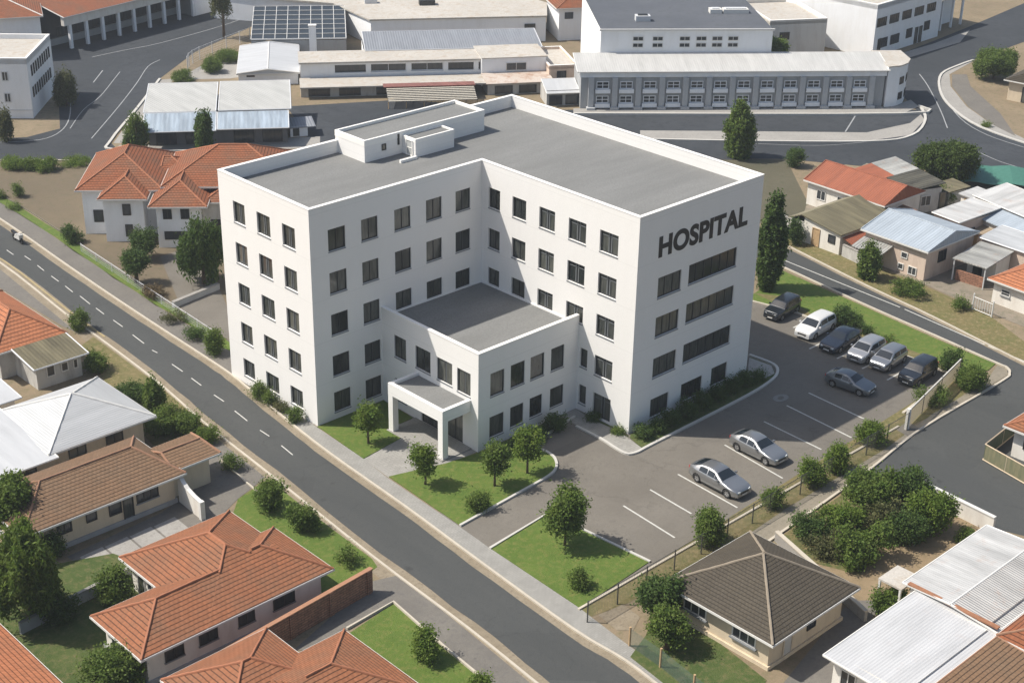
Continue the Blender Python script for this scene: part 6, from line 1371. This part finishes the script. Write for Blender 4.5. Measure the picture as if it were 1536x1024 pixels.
# two-wheeler on the main road
mt = thing('motorcycle', 'white motorcycle riding near the left border on the main road', 'motorcycle', (0.60, 47.39))
Fm = Fr((0.68, 46.00), (0.75, 49.27)); q = MB()
for u_ in (.25, 1.6): 
    q = MB(); n_ = 16; q.v = [Fm(u_ + rr * math.cos(2*math.pi*k/n_), s_, .32 + rr * math.sin(2*math.pi*k/n_)) for s_ in (-.06, .06) for rr in (.32, .2) for k in range(n_)]
    for o_ in (0, 2*n_): q.f += [(o_+k, o_+(k+1) % n_, o_+n_+(k+1) % n_, o_+n_+k) for k in range(n_)]
    q.f += [(k, (k+1) % n_, 2*n_+(k+1) % n_, 2*n_+k) for k in range(n_)]; q.build('wheel', RUBBER, mt)
q = MB(); q.hexa([Fm(.2, -.18, .42), Fm(1.3, -.2, .4), Fm(1.3, .2, .4), Fm(.2, .18, .42), Fm(.05, -.2, .95), Fm(.9, -.22, .85), Fm(.9, .22, .85), Fm(.05, .2, .95)]); q.build('fairing', FASCIA, mt)
q = MB(); q.hexa([Fm(.95, -.16, .62), Fm(1.9, -.12, .72), Fm(1.9, .12, .72), Fm(.95, .16, .62), Fm(.95, -.17, .80), Fm(1.95, -.12, .92), Fm(1.95, .12, .92), Fm(.95, .17, .80)]); q.build('seat', TRIM, mt)
q = MB(); q.tube([Fm(.3, -.4, 1.02), Fm(.22, 0, .98), Fm(.3, .4, 1.02)], .03, 5); q.build('handlebar', TRIM, mt)

# ------------------------------------------------------------------ fences, walls, gates
def post_fence(name, label, pts, h, m, wm, gap_v=.14, gap_h=.13, rail=True, pr=.035, group=None, spacing=None, bottom=.05, cat='fence', postm=None, ph=None):
    t = thing(name, label, cat, pts[0], group); P_ = [Vector((p[0], p[1], 0)) for p in pts]
    wr = MB()
    for a, b_ in zip(P_, P_[1:]):
        d_ = (b_ - a); n = max(1, int(d_.length / gap_v))
        for k in range(1, n):
            q = a + d_ * k / n; e = d_.normalized() * .006; wr.hexa([(*(q - e).xy, bottom), (*(q + e).xy, bottom), (*(q + e + Vector((-e.y, e.x, 0))).xy, bottom), (*(q - e + Vector((-e.y, e.x, 0))).xy, bottom), (*(q - e).xy, h), (*(q + e).xy, h), (*(q + e + Vector((-e.y, e.x, 0))).xy, h), (*(q - e + Vector((-e.y, e.x, 0))).xy, h)])
        for k in range(int((h - bottom) / gap_h) + 1):
            z = bottom + k * gap_h; wr.tube([(a.x, a.y, z), (b_.x, b_.y, z)], .007, 4, cap=False)
    wr.build('wire_mesh', wm, t, uv=False)
    for p in P_:
        q = MB(); q.tube([(p.x, p.y, -.05), (p.x, p.y, (ph or h + .06))], pr, 6); q.build('post', postm or m, t, uv=False)
    if rail:
        q = MB()
        for a, b_ in zip(P_, P_[1:]): q.tube([(a.x, a.y, h), (b_.x, b_.y, h)], .022, 5)
        q.build('top_rail', m, t, uv=False)
    return t
fp = [(-2.95, -29.41), (-1.63, -29.82), (1.03, -29.50), (3.54, -29.24), (6.21, -28.91), (8.76, -28.88), (11.46, -28.79), (13.31, -28.74), (15.54, -28.75), (17.77, -28.82), (20.44, -28.77), (23.13, -28.77), (25.92, -28.77), (29.14, -28.81)]
fp = [(-2.6 + k * 2.62, -29.55 + .045 * k) for k in range(14)]
post_fence('mesh_fence', 'wire mesh fence on dark posts along the lower edge of the car park', fp, 1.45, STEEL, WIRE, pr=.045)
t = thing('fence_panel', 'pale mesh screen with a white end post at the car park corner', 'fence', (31.6, -28.9))
q = MB(); q.box(-.13, .13, -.12, .12, -.05, 1.7, Fr((31.6, -28.85), ang=0)); q.build('end_post', FASCIA, t)
F = Fr((31.75, -28.8), (42.0, -26.75)); L = F.L
sc = MB()
for k in range(int(L / .16)): sc.box(k * .16, k * .16 + .06, -.012, .012, .1, 1.45, F)
for k in range(9): sc.box(0, L, -.02, .016, .12 + k * .16, .15 + k * .16, F)
sc.build('screen', m_plain('tan_screen', (.42, .36, .25), .8, var=.15), t)
for k in (.27, .62, 1.0): q = MB(); q.tube([F(L * k, 0, -.05), F(L * k, 0, 1.6)], .05, 6); q.build('post', STEEL, t)
q = MB(); q.box(0, L, -.05, .05, 1.5, 1.57, F); q.build('top_rail', KERBW, t)
post_fence('garden_fence', 'green wire fence on timber posts in front of the charcoal roofed house', [(-2.42, -32.73), (-2.59, -35.22), (-3.00, -38.00), (-3.30, -40.59)], 1.2, GWIRE, GWIRE, .07, .07, False, .075, postm=WOOD, ph=1.3)
# brick garden wall
A, B = (-10.52, -19.87), (-18.79, -20.33)
t = thing('brick_wall', 'red brick garden wall running down between the two tiled bungalows', 'wall', A)
F = Fr((-22.5, -19.75), (-9.95, -18.75)); L = F.L
q = MB(); q.box(0, L, 0, .22, -.05, 1.62, F); q.build('wall_panel', BRICK, t)
for k in range(5): 
    a = L - .3 - k * 3.0; q = MB(); q.box(a - .17, a + .17, -.07, -.003, -.05, 1.67, F); q.build('pier', BRICK, t)
q = MB(); q.box(-.02, L + .03, -.04, .26, 1.622, 1.69, F); q.build('coping', m_plain('brick_coping', (.33, .17, .10), .9, var=.25), t)
# low curved white wall beside the brown tiled house
t = thing('curved_wall', 'low white wall with a swept top at the corner of the brown tiled house', 'wall', (-12.9, -2.6))
q = MB(); pts = [(0, 2.2), (.6, 1.75), (1.2, 1.45), (2.0, 1.3), (2.9, 1.25)]; F = Fr((-13.0, -2.2), (-13.15, -5.1))
for (a, za), (b_, zb) in zip(pts, pts[1:]): q.hexa([F(a, 0, -.05), F(b_, 0, -.05), F(b_, .2, -.05), F(a, .2, -.05), F(a, 0, za), F(b_, 0, zb), F(b_, .2, zb), F(a, .2, za)])
q.build('panel', PALE, t)
q = MB()
for (a, za), (b_, zb) in zip(pts, pts[1:]): q.hexa([F(a, -.04, za + .003), F(b_, -.04, zb + .003), F(b_, .24, zb + .003), F(a, .24, za + .003), F(a, -.04, za + .08), F(b_, -.04, zb + .08), F(b_, .24, zb + .08), F(a, .24, za + .08)])
q.build('coping', FASCIA, t)
q = MB(); q.box(2.7, 3.0, -.06, .26, -.05, 1.36, F); q.build('end_pier', FASCIA, t)
t = thing('yard_wall', 'low garden wall between the brown tiled house yard and the shaded garden', 'wall', (-20, -8))
F = Fr((-27.5, -8.6), (-14.2, -7.3)); q = MB(); q.box(0, F.L, 0, .16, -.05, .75, F); q.build('panel', GREYW, t); q = MB(); q.box(0, F.L, -.03, .19, .752, .82, F); q.build('coping', CONC, t)
# white boundary wall of the empty lot
t = thing('boundary_wall', 'whitewashed boundary wall between the empty lot and the dark asphalt', 'wall', (23.52, -37.27))
F = Fr((23.9, -40.5), (24.4, -33.2)); q = MB(); q.box(0, F.L, 0, .2, -.05, 1.15, F); q.build('panel', PALE, t); q = MB(); q.box(0, F.L, -.04, .24, 1.152, 1.23, F); q.build('coping', FASCIA, t)
t = thing('garden_wall', 'low wall behind the charcoal roofed house beside the ochre earth', 'wall', (10, -33))
F = Fr((9.6, -40.5), (12.6, -31.6)); q = MB(); q.box(0, F.L, -.1, .1, -.05, .7, F); q.build('panel', CONC, t); q = MB(); q.box(0, F.L, -.14, .14, .702, .77, F); q.build('coping', KERB, t)
# fenced corner at the right border
t = thing('glazed_fence', 'glazed corner fence with rusty frame at the right border', 'fence', (31.79, -35.04))
pts = [(37.72, -34.50), (31.75, -35.01), (30.92, -38.89)]
for k, (a, b_) in enumerate(zip(pts, pts[1:])):
    F = Fr(a, b_); q = MB(); q.box(0.1, F.L - .1, -.02, .02, .15, 1.25, F); q.build('glass_panel', m_glass('greenish_glass', (.10, .13, .08), (.22, .2, .12), .2) if k == 0 else bpy.data.materials['greenish_glass'], t)
    q = MB(); q.tube([F(0, 0, 1.3), F(F.L, 0, 1.3)], .05, 5); q.tube([F(0, 0, .08), F(F.L, 0, .08)], .06, 5); q.tube([F(F.L * .5, 0, 0), F(F.L * .5, 0, 1.3)], .04, 5); q.build('frame', m_plain('rusty_cream', (.50, .40, .28), .8, var=.3) if k == 0 else bpy.data.materials['rusty_cream'], t)
# curved wire fence at the far street
cf = sm([(59.21, 94.42), (54.01, 92.32), (48.34, 90.03), (45.53, 88.16), (44.02, 86.12)], 4)
post_fence('curved_fence', 'curved pale wire fence on the pavement beside the barn', cf[::2], 1.7, GALV, GALV, .3, .3, True, .05)
# roadside fence beside the white houses
post_fence('wire_fence', 'thin wire fence with stone base along the grass verge by the white houses', [(3.9 - .055 * (41 - y), y) for y in range(41, 16, -3)], .75, GALV, GALV, .2, .2, True, .03)
t = thing('stone_kerb_wall', 'low stone edging wall of the yard beside the hospital', 'wall', (3.76, 25.08)); F = Fr((3.47, 24.61), (8.51, 25.40)); q = MB(); q.box(0, F.L, 0, .3, -.05, .5, F); q.build('panel', GREYW, t); q = MB(); q.box(0, F.L, -.04, .34, .502, .56, F); q.build('coping', CONC, t)
# across the side road
t = thing('shabby_wall', 'shabby pale wall beside the cottage with the brown door', 'wall', (56.51, 0.96)); F = Fr((57.16, 2.26), (56.64, -0.76)); q = MB(); q.box(0, F.L, 0, .2, -.05, 1.3, F); q.build('panel', DIRTYW, t); q = MB(); q.box(0, F.L, -.04, .24, 1.302, 1.38, F); q.build('coping', CONC, t)
t = thing('shabby_wall', 'stained low wall between the khaki roof cottage and the pale blue roof house', 'wall', (55.08, -7.72)); F = Fr((55.72, -5.94), (55.07, -9.18)); q = MB(); q.box(0, F.L, 0, .2, -.05, 1.1, F); q.build('panel', DIRTYW, t); q = MB(); q.box(0, F.L, -.04, .24, 1.102, 1.17, F); q.build('coping', CONC, t)
t = thing('gate', 'white metal gate in front of the red tiled cottage', 'gate', (53.93, -21.80)); F = Fr((54.18, -20.56), (53.95, -22.55)); L = F.L
for k in range(9): q = MB(); a = L * k / 8; q.tube([F(a, 0, .1), F(a, 0, 1.2)], .03, 5); q.build('bar', FASCIA, t)
for z in (.12, 1.2): q = MB(); q.tube([F(0, 0, z), F(L, 0, z)], .04, 5); q.build('rail', FASCIA, t)
for a in (0, L): q = MB(); q.tube([F(a, 0, -.05), F(a, 0, 1.5)], .07, 6); q.build('post', FASCIA, t)
t = thing('tarpaulin', 'green tarpaulin stretched on a low frame beside the huge round tree', 'tarpaulin', (83.15, -4.71))
F = Fr((80.65, -3.08), (84.76, -8.79)); L = F.L
q = MB(); n = 8
for k in range(n):
    a, b_ = L * k / n, L * (k + 1) / n; za, zb = .95 + .12 * math.sin(k * 1.3), .95 + .12 * math.sin((k + 1) * 1.3); q.hexa([F(a, 0, za - .25), F(b_, 0, zb - .25), F(b_, 5, zb + .1), F(a, 5, za + .1), F(a, 0, za - .2), F(b_, 0, zb - .2), F(b_, 5, zb + .15), F(a, 5, za + .15)])
q.build('sheet', TARP, t)
for a in (.1, L - .1):
    for v in (.1, 4.9): q = MB(); q.tube([F(a, v, -.05), F(a, v, .75)], .05, 5); q.build('post', GALV, t)
t = thing('manhole_cover', 'oval concrete cover lying in the car park shadow', 'cover', (28.65, -19.69)); o_ = (28.65, -19.69)
q = MB(); q.prism([(o_[0] + .75 * math.cos(k * .524), o_[1] + .5 * math.sin(k * .524)) for k in range(12)], .0, .03); q.build('slab', m_plain('worn_concrete', (.20, .195, .18), .9, var=.2), t); q = MB(); q.prism([(o_[0] + .3 * math.cos(k * .524), o_[1] + .2 * math.sin(k * .524)) for k in range(12)], .0302, .04); q.build('lid', LOT, t)

hz = MB().box(-262, 422, -202, 462, -1.2, 70).build('haze', AIR, uv=False); hz['kind'] = 'stuff'
clean()
